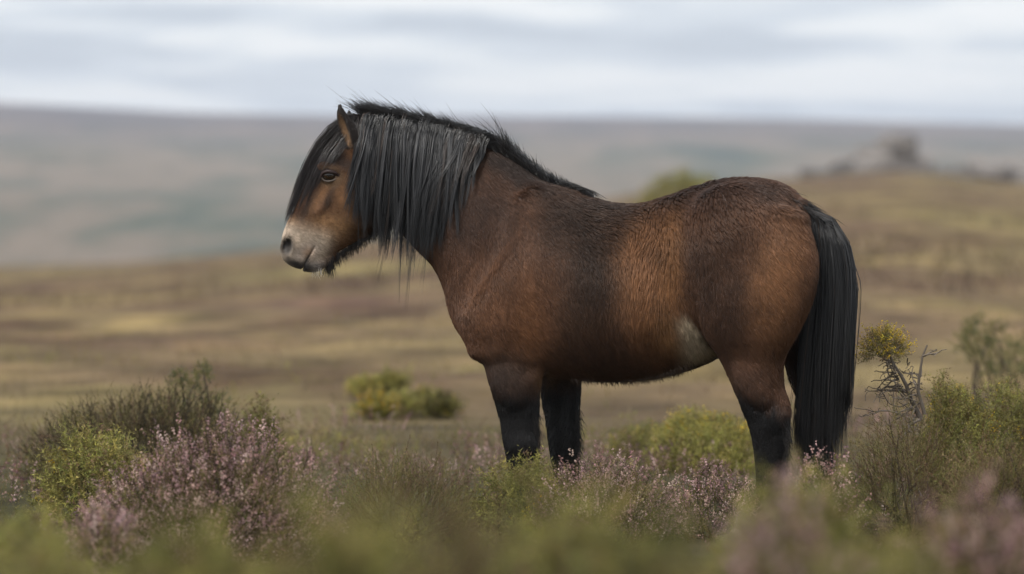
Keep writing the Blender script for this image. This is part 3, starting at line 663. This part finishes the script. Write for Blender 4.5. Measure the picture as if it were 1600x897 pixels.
def crest_hair(n):
    """short hair along the crest, blown up and forward"""
    K = 6; tt = np.linspace(0, 1, K); h1 = n * 5 // 9; px = np.concatenate([rng.uniform(572, 775, h1), rng.uniform(752, 930, n - h1)]); y0 = crest_at(px) + rng.uniform(-2, 6, n)
    lock = np.floor(px / 7 + rng.normal(size=n) * .8); jit = np.sin(lock * 12.9898) * 43758.5; jit -= np.floor(jit); jit = .6 * jit + .4 * rng.random(n)
    back = sstep(745, 800, px); L = lerp(58, np.interp(px, [760, 800, 840, 860, 900, 942], [50, 62, 50, 32, 22, 14]), back) * (.35 + .8 * jit) * rng.uniform(.5, 1.25, n); fly = rng.random(n) < .06; L = np.where(fly & (px < 820), L * rng.uniform(1.2, 1.9, n), L)
    a0 = np.radians(lerp(142 + 34 * (jit - .5), 106 + 44 * (jit - .5), back)); turn = np.radians(lerp(34 * (jit - .35), 34 * jit, back)) + np.radians(rng.normal(size=n) * 10)
    a = a0[:, None] + turn[:, None] * tt[None] ** 1.1; dl = L[:, None] / (K - 1)
    x = px[:, None] + np.concatenate([np.zeros((n, 1)), np.cumsum(np.cos(a[:, :-1]) * dl, 1)], 1); y = y0[:, None] - np.concatenate([np.zeros((n, 1)), np.cumsum(np.sin(a[:, :-1]) * dl, 1)], 1)
    q = rng.normal(size=(n, 1)) * .014 + (rng.normal(size=(n, 1)) * .02 + .004) * tt[None]
    P1 = np.stack([lx(x), q, lz(y)], -1)
    m = 60; s_ = tt[None]; x2 = rng.uniform(872, 905, (m, 1)) + s_ * rng.uniform(30, 48, (m, 1)); y2 = crest_at(x2[:, :1]) - 3 - 12 * np.sin(s_ * 2.2) + 9 * s_ ** 2 + (crest_at(x2) - crest_at(x2[:, :1])) * .9
    P2 = np.stack([lx(x2), rng.normal(.01, .012, (m, 1)) + 0 * s_, lz(y2)], -1); P1 = np.concatenate([P1, P2]); n += m
    return P1, rng.uniform(.0007, .0013, n), np.array((.021, .0185, .0175)) * rng.uniform(.6, 1.6, (n, 1))
P, r_, c_ = crest_hair(3400); strands('crest_hair', P, r_, c_, mane)
def forelock():
    K = 10; tt = np.linspace(0, 1, K); out, rad, col = [], [], []
    face = np.array([(572, 186), (548, 186), (524, 202), (502, 228), (485, 258), (471, 290), (459, 321), (449, 350), (443, 376)], float)
    fs_ = np.linspace(0, 1, len(face))
    for i in range(120):
        lay = rng.random(); near = rng.random() ** .8; shade = rng.uniform(.55, 1.45); ln = rng.uniform(.55, 1.0) * lerp(1, .58, near); lift = rng.uniform(0, 12) * (1 - near * .8); ph = rng.uniform(0, 6); fr = rng.uniform(2, 5); amp = rng.uniform(.5, 3)
        shift = near * rng.uniform(6, 34)
        for _ in range(int(rng.integers(8, 22))):
            u_ = rng.normal() * .5; s_ = tt * ln * (1 - .1 * abs(u_) - .08 * rng.random())
            x = np.interp(s_, fs_, face[:, 0]); y = np.interp(s_, fs_, face[:, 1]); gr = 1 - .55 * tt
            x = x - lift * sstep(0, .5, tt) * (1 - .3 * tt) + shift * sstep(0, .5, tt) + u_ * 6 * gr + np.sin(tt * fr + ph) * amp * tt
            y = y - lift * .3 * sstep(0, .4, tt) - 3 * np.sin(np.clip(tt * 2.2, 0, 1) * math.pi) + u_ * 4 * gr + shift * .5 * sstep(.1, .7, tt)
            qs = np.maximum(qsurf(lx(x), lz(y)), 0); qs = np.where(y < 228, np.minimum(qs, .035), qs); q = sstep(0, .35, tt) * (qs * (.2 + .8 * near) + (.012 + .012 * lay) * near) + rng.normal() * .008 + (rng.uniform(-.05, .05) * (1 - near)) * tt
            q = np.where(near > .25, np.maximum(q, (qs + .008) * sstep(.1, .5, tt)), q)
            for k_ in range(2): q[1:-1] = (q[:-2] + 2 * q[1:-1] + q[2:]) / 4
            out.append(np.stack([lx(x), q, lz(y)], 1)); rad.append(rng.uniform(.0008, .0015)); g = shade * rng.uniform(.75, 1.3); col.append(np.array((.024, .0175, .016)) * g)
    return np.array(out), np.array(rad), np.array(col)
P, r_, c_ = forelock(); strands('forelock', P, r_, c_)
def tail():
    K = 12; tt = np.linspace(0, 1, K); out, rad, col = [], [], []
    for i in range(150):
        s0 = rng.random() ** 1.2; dock = np.array([np.interp(s0, [0, .3, .6, 1], [1256, 1272, 1287, 1294]), np.interp(s0, [0, .3, .6, 1], [322, 330, 348, 388])])
        lat = rng.uniform(-1, 1); depth_ = rng.uniform(-1, 1)
        bx = np.interp(lat, [-1, 1], [1246, 1320]) + rng.normal() * 5; by = np.interp(lat, [-1, 0, .6, 1], [716, 735, 712, 668]) + rng.uniform(-40, 18)
        wx = np.interp(lat, [-1, 1], [1266, 1334]); shade = rng.uniform(.5, 1.7); ph = rng.uniform(0, 6.28); wid = rng.uniform(3, 9); amp = rng.uniform(.5, 3.5); fr = rng.uniform(3, 7)
        for _ in range(int(rng.integers(14, 30))):
            u_ = rng.normal() * .5; m1 = np.array([lerp(dock[0], wx, .5) + 5, dock[1] + 9]); 
            pts = np.array([dock, m1, (lerp(dock[0], wx, .90), dock[1] + 62), (wx, 470), (lerp(wx, bx, .38), 560), (lerp(wx, bx, .8), 650), (bx, by)])
            tk = np.array([0, .07, .2, .4, .62, .83, 1.]); x = np.interp(tt, tk, pts[:, 0]); y = np.interp(tt, tk, pts[:, 1])
            x[1:-1] = (x[:-2] + 2 * x[1:-1] + x[2:]) / 4
            e_ = sstep(0, .25, tt) * (1 - .5 * tt ** 2)
            x = x + u_ * wid * (e_ + .15) + np.sin(tt * fr + ph) * amp * tt + rng.normal() * 3.5 * tt ** 2; y = y - abs(u_) * 12 * tt - rng.uniform(0, 26) * tt
            q = .01 + depth_ * np.interp(tt, [0, .2, .6, 1], [.018, .06, .075, .05]) + rng.normal() * .008
            out.append(np.stack([lx(x), q, lz(y)], 1)); rad.append(rng.uniform(.0011, .0019)); g = shade * rng.uniform(.75, 1.3); col.append(np.array((.026, .0255, .0265)) * g if rng.random() > .04 else np.array((.04, .026, .02)) * g)
    # short hair over the tail head
    return np.array(out), np.array(rad), np.array(col)
P, r_, c_ = tail(); tl = strands('tail', P, r_, c_)
def fringe(pts, n, L, dirs, col, q, qs_, K=5, curl=.3, r=.0009):
    pts = np.array(pts, float); tt = np.linspace(0, 1, K); s_ = rng.random(n) * (len(pts) - 1); i = np.minimum(s_.astype(int), len(pts) - 2); f = (s_ - i)[:, None]
    p = pts[i] * (1 - f) + pts[i + 1] * f + rng.normal(size=(n, 2)) * 1.5; a = np.radians(rng.normal(dirs, 16, n)); ln = L * rng.uniform(.4, 1.15, n)
    x = p[:, :1] + np.cos(a)[:, None] * ln[:, None] * tt; y = p[:, 1:] + np.sin(a)[:, None] * ln[:, None] * tt + curl * ln[:, None] * tt ** 2
    return np.stack([lx(x), rng.normal(q, qs_, (n, 1)) + 0 * tt[None], lz(y)], -1), np.full(n, r), np.array(col) * rng.uniform(.7, 1.4, (n, 1))
P, r_, c_ = fringe([(511, 404), (522, 400), (545, 384), (570, 368), (600, 352)], 900, 15, 82, (.018, .014, .012), 0, .02); strands('beard', P, r_, c_)
P, r_, c_ = fringe([(511, 404), (518, 403)], 160, 24, 96, (.017, .014, .013), 0, .015); strands('chin_tuft', P, r_, c_)
P, r_, c_ = fringe([(488, 421), (503, 417)], 40, 15, 84, (.5, .46, .42), .0, .02, 4, .1, .0006); strands('whisker', P, r_, c_)
for pts, dr, q0 in (([(1236, 306), (1252, 316), (1264, 326), (1278, 336)], 32, .0), ([(1244, 318), (1256, 332), (1262, 352)], 62, .05)):
    P, r_, c_ = fringe(pts, 420, 34, dr, (.020, .0165, .015), q0, .03, 6, .35, .0011); strands('tail_head_hair', P, r_, c_, tl)
# feathering behind the knees and fetlocks
for nm, pts, qv in (('feather', [(838, 640), (838, 690), (836, 740)], .14), ('feather', [(903, 640), (904, 690), (900, 740)], -.14), ('feather', [(1226, 650), (1226, 690), (1220, 740)], .15)):
    o_ = sinth(pts[0][0]) * qv * S; P, r_, c_ = fringe([(a + o_, b_) for a, b_ in pts], 420, 14, 72, (.02, .016, .014), qv, .025); strands(nm, P, r_, c_)
P, r_, c_ = fringe([(900, 589), (960, 593), (1010, 590), (1050, 580), (1090, 563)], 1300, 9, 62, (.06, .038, .025), 0, .07); strands('belly_hair', P, r_, c_)

# eyes
def uv_sphere(c, r, nu=24, nv=14):
    u_, v_ = np.meshgrid(np.linspace(0, 2 * math.pi, nu, endpoint=False), np.linspace(0, math.pi, nv), indexing='ij')
    p = np.stack([np.sin(v_) * np.cos(u_) * r[0], np.cos(v_) * r[1], np.sin(v_) * np.sin(u_) * r[2]], -1).reshape(-1, 3) + c; i = np.arange(nu * nv).reshape(nu, nv); j = np.roll(i, -1, 0)
    return p, np.stack([i[:, :-1], i[:, 1:], j[:, 1:], j[:, :-1]], -1).reshape(-1, 4)
M_eye = attr_mat('eyeball', .08, .6); M_lid = attr_mat('eyelid', .5, .35)
for sg in (1, -1):
    qe = float(qmap[np.searchsorted(gx, lx(515)), np.searchsorted(gz_, lz(274))]); c0 = np.array([lx(515), sg * (qe - .012), lz(274)])
    v, f = uv_sphere(c0, (.030, .022, .0235)); X, Yp = v[:, 0] * S + 800, EYE - v[:, 2] * S
    pup = np.exp(-(((X - 514) / 4.5) ** 2 + ((Yp - 274) / 2.6) ** 2) ** 2)[:, None]; iris = np.exp(-(((X - 514) / 9) ** 2 + ((Yp - 274) / 7.5) ** 2) ** 3)[:, None]
    col = np.array((.03, .022, .018)) * (1 - iris) + np.array((.035, .018, .009)) * iris; col = col * (1 - pup) + .004 * pup
    eye = mesh('eye', world(v), f, M_eye, pony, col, True)
    for nm, pts, rr, cc in (('eyelid', [(502, 277), (505, 271), (512, 268.5), (520, 269.5), (527, 273), (530, 276)], 3.6, (.03, .016, .014)), ('eyelid', [(502, 277), (507, 282.5), (514, 283.5), (522, 281.5), (530, 276)], 1.7, (.12, .095, .078))):
        pp = catmull(np.array(pts, float), 5); xx, yy = (pp[:, 0] - 515) / 12.0, (pp[:, 1] - 274) / 9.4
        q = (qe - .012) + .022 * np.sqrt(np.clip(1 - (xx * .9) ** 2 - (yy * .9) ** 2, .12, 1)) + .001
        path = np.stack([lx(pp[:, 0]), sg * q, lz(pp[:, 1])], 1)[None]; k = path.shape[1]; rad = np.interp(np.linspace(0, 1, k), [0, .5, 1], [.6, 1, .6])[None] * rr / S
        v, f, c = tube(world(path), rad, np.ones((1, k, 3)) * np.array(cc), 8); mesh(nm, v, f, M_lid, eye, c, True)

# ------------------------------------------------------------------ bushes one can tell apart
bush('heather_mound', 'dark brown heather mound with dry seed spikes behind the pink heather', 'heather', 230, 735, 17.2, 212, 134, .6, 'dark', 4000, lump=.45, sc=.55, up=.6)
bush('gorse_bush', 'bright green gorse with upright sprigs in front of the dark heather mound', 'gorse', 150, 775, 15.4, 105, 120, .3, 'gorse', 900, flowers=16, up=.9, sc=.75)
bush('heather_mound', 'broad mound of pinkish mauve flowering heather beside the dark mound', 'heather', 335, 805, 13.4, 212, 138, .5, 'heather', 3700, lump=.6, up=.8, sc=.55)
bush('heather_mound', 'small straggling mauve heather at the foot of the green gorse', 'heather', 165, 865, 12.0, 62, 75, .3, 'heather', 620, up=.8, sc=.6)
bush('gorse_bush', 'leaning green gorse tuft at the end of the dark heather mound', 'gorse', 405, 700, 17.0, 40, 84, .22, 'gorse', 330, flowers=14, up=.9, sc=.7)
bush('gorse_bush', 'flat pale green gorse cushion behind the pony between its legs', 'gorse', 1100, 730, 18.3, 92, 96, .6, 'lime', 1700, flowers=150, sc=.65)
bush('gorse_bush', 'low green gorse with yellow flecks spreading left of the gorse cushion', 'gorse', 1010, 712, 19.2, 60, 52, .5, 'gorse', 520, flowers=40, sc=.65)
bush('gorse_bush', 'dense olive gorse bush with yellow flowers on its shaded side', 'gorse', 1495, 690, 15.6, 72, 108, .40, 'gorse', 3000, flowers=220, lump=.45, sc=.5)
bush('gorse_bush', 'rounded gorse bush with sparse blossom behind the flowering one', 'gorse', 1585, 700, 15.9, 84, 106, .40, 'gorse', 2300, flowers=80, lump=.45, sc=.5)
bush('heather_mound', 'brown twiggy heather mound around the dead gorse', 'heather', 1415, 750, 14.5, 118, 108, .45, 'dry', 2300, lump=.7, sc=.5, up=.35)
bush('heather_mound', 'olive brown heather mound below the gorse bushes', 'heather', 1565, 780, 13.9, 115, 112, .45, 'dry', 2400, lump=.7, sc=.5, up=.35)
bush('heather_mound', 'thin pale pink heather at the heel of the pony', 'heather', 1110, 775, 14.6, 110, 42, .3, 'heather', 620, up=.9, sc=.5)
bush('heather_mound', 'wispy pink heather sprigs under the tail', 'heather', 1290, 775, 13.9, 55, 72, .2, 'heather', 190, up=1.2, sc=.75)
bush('gorse_bush', 'short green gorse in front of the forefeet', 'gorse', 815, 780, 14.3, 85, 82, .25, 'gorse', 620, flowers=8, sc=.65)
bush('heather_mound', 'brown and pink heather in front of the far forefoot', 'heather', 940, 785, 14.2, 130, 78, .35, 'heather', 1000, up=.8, sc=.55)
bush('heather_mound', 'low olive heather left of the forefeet', 'heather', 630, 790, 14.4, 150, 88, .4, 'dry', 1300, up=.6, sc=.55)
# distant clumps behind the pony's forelegs
for i, (px, py, hw, ht, Y, kd_, fl, lab) in enumerate([(568, 652, 11, 24, 25, 'gorse', 8, 'tiny lone gorse tuft left of the yellow topped one'), (612, 650, 16, 28, 25.3, 'lime', 34, 'small gorse tuft with a yellow top standing apart'),
        (590, 690, 22, 42, 23, 'gorse', 40, 'gorse clump bearing the brightest yellow flowers'), (625, 695, 18, 32, 23.4, 'gorse', 26, 'yellow flecked gorse next to the brightest clump'), (664, 688, 24, 46, 23.6, 'lime', 4, 'tallest plain green gorse in the far row of clumps'), (690, 690, 18, 34, 23.2, 'gorse', 3, 'low green gorse closing the far row of clumps')]):
    bush('gorse_tuft', lab, 'gorse', px, py, Y, hw, ht, hw * Y / F, kd_, 150, 'small gorse tufts far behind the forelegs', coarse=True, flowers=fl * 3, sc=.8, lump=1.2, up=.9)
# far bushes
def tree_bush(label, px, top, base, Y, blobs, n):
    k = Y / F; x = (px - 800) * k; c = np.array((x, Y, float(hgt(x, Y)))); e = empty('shrub', c); tag(e, label, 'shrub', 'open branched shrubs on the slope behind')
    V, Ff, Cc = [], [], []; paths = []
    for (bx, by, r) in blobs:
        p = at(bx, by, Y) + np.array((0, random.uniform(-.15, .15), 0)); rr = r * k; bp, d = dome_pts(p, np.array((rr, rr, rr * .9)), n, .2, -.95, .9, int(bx))
        v, f, col = stamp(T_gorse_f, bp, unit(d + np.array((0, 0, .25)) + rng.normal(size=d.shape) * .4), rng.uniform(.5, 1.3, n) * max(rr * 6, .2), tints([GREEN, OLIVE, (.09, .12, .05)], [4, 2, 3], n)); Ff.append(f + sum(map(len, V))); V.append(v); Cc.append(col)
        tt = np.linspace(0, 1, 6)[:, None]; root = c + np.array((rng.normal() * .04, rng.normal() * .04, -.03)); paths.append(root * (1 - tt) + p * tt + np.sin(tt * math.pi) * rng.normal(size=(1, 3)) * .05)
    mesh('foliage', np.concatenate(V), np.concatenate(Ff), M_leaf, e, np.concatenate(Cc))
    v, f, col = tube(np.array(paths), (np.linspace(.3, .1, 6) * k * 7)[None] * np.ones((len(paths), 1)), np.ones((len(paths), 6, 3)) * np.array((.09, .07, .055)), 5); mesh('branch', v, f, M_wood, e, col, True)
tree_bush('open branched shrub with dark green tufts behind the gorse', 1550, 505, 600, 22, [(1508, 530, 16), (1530, 518, 18), (1555, 525, 17), (1530, 542, 17), (1518, 515, 11), (1560, 512, 10), (1500, 540, 10), (1545, 550, 14), (1560, 570, 13), (1520, 560, 10), (1572, 590, 16), (1540, 585, 14)], 70)
tree_bush('smaller paler branched shrub beside the dark tufted one', 1595, 530, 610, 22.6, [(1588, 548, 15), (1608, 540, 18), (1600, 562, 15), (1580, 566, 11), (1612, 575, 16), (1590, 590, 15)], 70)
tree_bush('little two headed gorse sprig rising above the dark heather', 305, 565, 640, 17.4, [(279, 592, 9), (286, 585, 9), (290, 597, 7), (312, 580, 10), (320, 577, 9), (316, 590, 7), (300, 606, 6), (302, 622, 14), (345, 634, 18), (268, 634, 16), (318, 644, 22)], 60)
bush('gorse_bush', 'round yellow green bush on the skyline behind the back of the pony', 'gorse', 1070, 312, 100, 74, 46, 1.1, 'lime', 1300, coarse=True, sc=1.7)
# dead gorse
def dead_gorse():
    rng = np.random.default_rng(4)
    Y = 15.1; k = Y / F; base = at(1438, 690, Y); base[2] = hgt(base[0], base[1]); e = empty('dead_gorse', base)
    tag(e, 'bare grey branched gorse skeleton with one yellow flowering tuft on top', 'gorse')
    paths, radii = [], []
    def grow(p, d, L, r, lev):
        K = 7; pts = [p]; dd = d.copy()
        for i in range(K - 1):
            dd = unit(dd + rng.normal(size=3) * (.10 + .09 * lev) + np.array((0, 0, .02 if lev < 1 else -.01))); pts.append(pts[-1] + dd * L / (K - 1))
        paths.append(np.array(pts)); radii.append(np.linspace(r, r * .45, K))
        if lev < 3:
            for _ in range([6, 5, 3][lev]):
                i = int(rng.integers(1, K)); a = unit(dd * .3 + rng.normal(size=3) * np.array((1, .8, .55)) + np.array((-.35, 0, 0))); grow(pts[i], a, L * rng.uniform(.22, .46), r * .45, lev + 1)
    a = at(1438, 655, Y); grow(base, unit(a - base), np.linalg.norm(a - base), .013, 3)
    tip = at(1384, 553, Y); grow(a, unit(tip - a + np.array((.03, 0, .02))), np.linalg.norm(tip - a), .011, 0)
    tip2 = at(1412, 540, Y); a2 = at(1445, 648, Y - .03); grow(a2, unit(tip2 - a2), np.linalg.norm(tip2 - a2), .008, 1)
    tip3 = at(1395, 662, Y - .1); grow(a, unit(tip3 - a), .16, .008, 1); tip4 = at(1360, 640, Y - .05); grow(a, unit(tip4 - a), .22, .006, 1)
    for _ in range(26):                                     # dry side twigs reaching out over the heather
        f = rng.uniform(.05, .9); p0 = a * (1 - f) + tip * f; grow(p0, unit(np.array((-1., rng.normal() * .5, rng.normal() * .35 + .05))), rng.uniform(.06, .17) * (1.15 - .6 * f), .0035, 2)
    for _ in range(10):
        f = rng.uniform(.1, .9); p0 = a2 * (1 - f) + tip2 * f; grow(p0, unit(np.array((rng.choice((-1., 1.)), rng.normal() * .5, rng.normal() * .4 + .2))), rng.uniform(.04, .09), .003, 2)
    col = np.array((.20, .165, .135)) * rng.uniform(.6, 1.25, (len(paths), 1, 1)) * np.ones((len(paths), 7, 3))
    v, f, c = tube(np.array(paths), np.maximum(np.array(radii), .0014), col, 5); mesh('branch', v, f, M_wood, e, c, True)
    top = at(1381, 550, Y); n = 260; bp, d = dome_pts(top, np.array((.055, .055, .05)), n, .2, -.8, 1.0, 3)
    v, f, c = stamp(T_gorse, bp, unit(d + np.array((0, 0, .6))), rng.uniform(.25, .5, n), tints([OLIVE, GREEN, BROWN], [4, 3, 2], n)); mesh('foliage', v, f, M_leaf, e, c)
    m = rng.random(n) < .75; v, f, c = stamp(T_yel, bp[m], unit(d[m] + np.array((0, 0, .8))), rng.uniform(.35, .6, m.sum()), tints([YELLOW, (.45, .36, .05)], [3, 1], m.sum())); mesh('flower', v, f, M_flower, e, c)
dead_gorse()
# foreground plants, close to the lens
for (px, top, hw, Y, kd_, n, lab) in [(300, 815, 210, 6.4, 'gorse', 620, 'broad soft green gorse bank in front of the mauve heather'), (560, 770, 170, 6.0, 'gorse', 520, 'olive gorse hump between the two green banks'),
        (870, 752, 150, 7.4, 'gorse', 520, 'green gorse bank in front of the forelegs'), (730, 792, 150, 5.6, 'dry', 420, 'brown heather hollow between the green gorse banks'), (1010, 800, 150, 5.8, 'gorse', 420, 'olive gorse bank reaching towards the pink heather'),
        (1250, 752, 190, 8.6, 'gorse', 800, 'pale green gorse bank hiding the hind hooves'), (1230, 806, 140, 6.6, 'heather', 560, 'dusky mauve heather clump in front of the hind legs'), (1520, 762, 130, 7.8, 'heather', 620, 'mauve heather clump below the gorse bushes'),
        (1400, 842, 200, 5.4, 'gorse', 380, 'dark green gorse fringe in front of the mauve clumps'), (30, 790, 70, 9.6, 'gorse', 300, 'feathery green gorse at the foot of the dark mound'), (60, 850, 110, 6.8, 'gorse', 330, 'shaded green gorse below the feathery one')]:
    bush('heather_mound' if kd_ != 'gorse' else 'gorse_bush', lab, 'heather' if kd_ != 'gorse' else 'gorse', px, top + 128, Y, hw, 120, .45, kd_, int(n * 1.25), coarse=True, lump=.65, up=.8, sc=.62)

# ------------------------------------------------------------------ low heath between the bushes (nobody could count it)
def cover(name, label, n, y0, y1, kinds, sc, margin=1.0, bell=None):
    y = np.sqrt(rng.uniform(y0 ** 2, y1 ** 2, n)); x = rng.uniform(-1, 1, n) * (.145 * y + margin); p = np.stack([x, y, hgt(x, y) - .02], 1)
    patch = vnoise(np.stack([x / 1.1, y / 1.5, 0 * x], 1), 41); fine = vnoise(np.stack([x / .35, y / .4, 0 * x + 3], 1), 42)
    pxx = 800 + x / y * F; low = ((pxx > 150) & (pxx < 510) & (y > 9.5) & (y < 13.8)) | ((pxx > 900) & (pxx < 1600) & (y > 11.5) & (y < 14.4))
    d = unit(np.stack([rng.normal(size=n) * .35, rng.normal(size=n) * .35, np.ones(n)], 1)); s = sc * rng.uniform(.6, 1.25, n) * (.65 + .8 * fine) * np.where(low, .55, 1)
    return p, d, s, patch, fine
def build_cover(name, label, n, y0, y1, T1, T2, TB, sc, pk=.8):
    p, d, s, patch, fine = cover(name, label, n, y0, y1, None, sc); g = patch > .58; hth = patch < .46
    V, C = [], []
    for m, T, cols, wt in ((g, T1, [GREEN, LIME, OLIVE, STRAW], [3, 2, 4, 1]), (~g, T2, [OLIVE, BROWN, DARK, STRAW, GREEN], [4, 3, 2, 1.5, 2])):
        m = np.where(m)[0]; v, f, c = stamp(T, p[m], d[m], s[m], tints(cols, wt, len(m)) * (.7 + .6 * fine[m])[:, None]); V.append(v); C.append(c)
    v = np.concatenate(V); o = mesh(name, v, np.arange(len(v)).reshape(-1, 3), M_leaf, None, np.concatenate(C)); tag(o, label, 'heath', None, 'stuff')
    m = np.where(hth & (rng.random(n) < pk))[0]; v, f, c = stamp(TB, p[m], d[m], s[m] * 1.05, tints([MAUVE, PINK, (.2, .11, .12), BROWN], [3, 4, 4, 2], len(m)) * .9)
    mesh('flower', v, f, M_flower, o, c)
build_cover('heath_cover', 'low mixed heather and gorse growing around the pony', 11000, 9.5, 21, T_gorse, T_dry, T_bell, .6, .7)
build_cover('heath_cover', 'blurred heath growing close to the lens', 2100, 4.2, 9.5, T_gorse_f, T_heath_f, T_bell_f, .95, .5)
build_cover('heath_cover', 'sparse low heath on the open moor behind the pony', 3400, 20, 46, T_gorse_f, T_heath_f, T_bell_f, .5, .12)

def tussocks(n):
    y = 46 * (190 / 46) ** rng.random(n); x = rng.uniform(-1, 1, n) * (.15 * y + 3); k = vnoise(np.stack([x / 5, y / 14, 0 * x], 1), 51) > .5; x, y = x[k], y[k]; n = len(x)
    p = np.stack([x, y, hgt(x, y) - .03], 1); d = unit(np.stack([rng.normal(size=n) * .5, rng.normal(size=n) * .5, np.ones(n)], 1))
    v, f, cc = stamp(T_heath_f, p, d, rng.uniform(1.2, 2.6, n), tints([DARK, BROWN, OLIVE, (.13, .075, .07)], [3, 4, 3, 4], n))
    tag(mesh('tussock_cover', v, f, M_leaf, None, cc), 'dark tussocks scattered over the far moor slope', 'heath', None, 'stuff')
tussocks(4500)

# ------------------------------------------------------------------ air
hz = np.array([(x, y, z) for x in (-4200, 4200) for y in (-40, 5600) for z in (-140, 160)], float)
hf = [(0, 1, 3, 2), (4, 6, 7, 5), (0, 4, 5, 1), (2, 3, 7, 6), (0, 2, 6, 4), (1, 5, 7, 3)]
mh = bpy.data.materials.new('haze'); mh.use_nodes = True; t = mh.node_tree; t.nodes.clear()
pv = t.nodes.new('ShaderNodeVolumePrincipled'); pv.inputs['Color'].default_value = (.80, .875, 1, 1); pv.inputs['Density'].default_value = .00016; pv.inputs['Anisotropy'].default_value = .1
mo = t.nodes.new('ShaderNodeOutputMaterial'); t.links.new(pv.outputs[0], mo.inputs['Volume'])
haze = mesh('haze', hz, hf, mh); haze['kind'] = 'stuff'
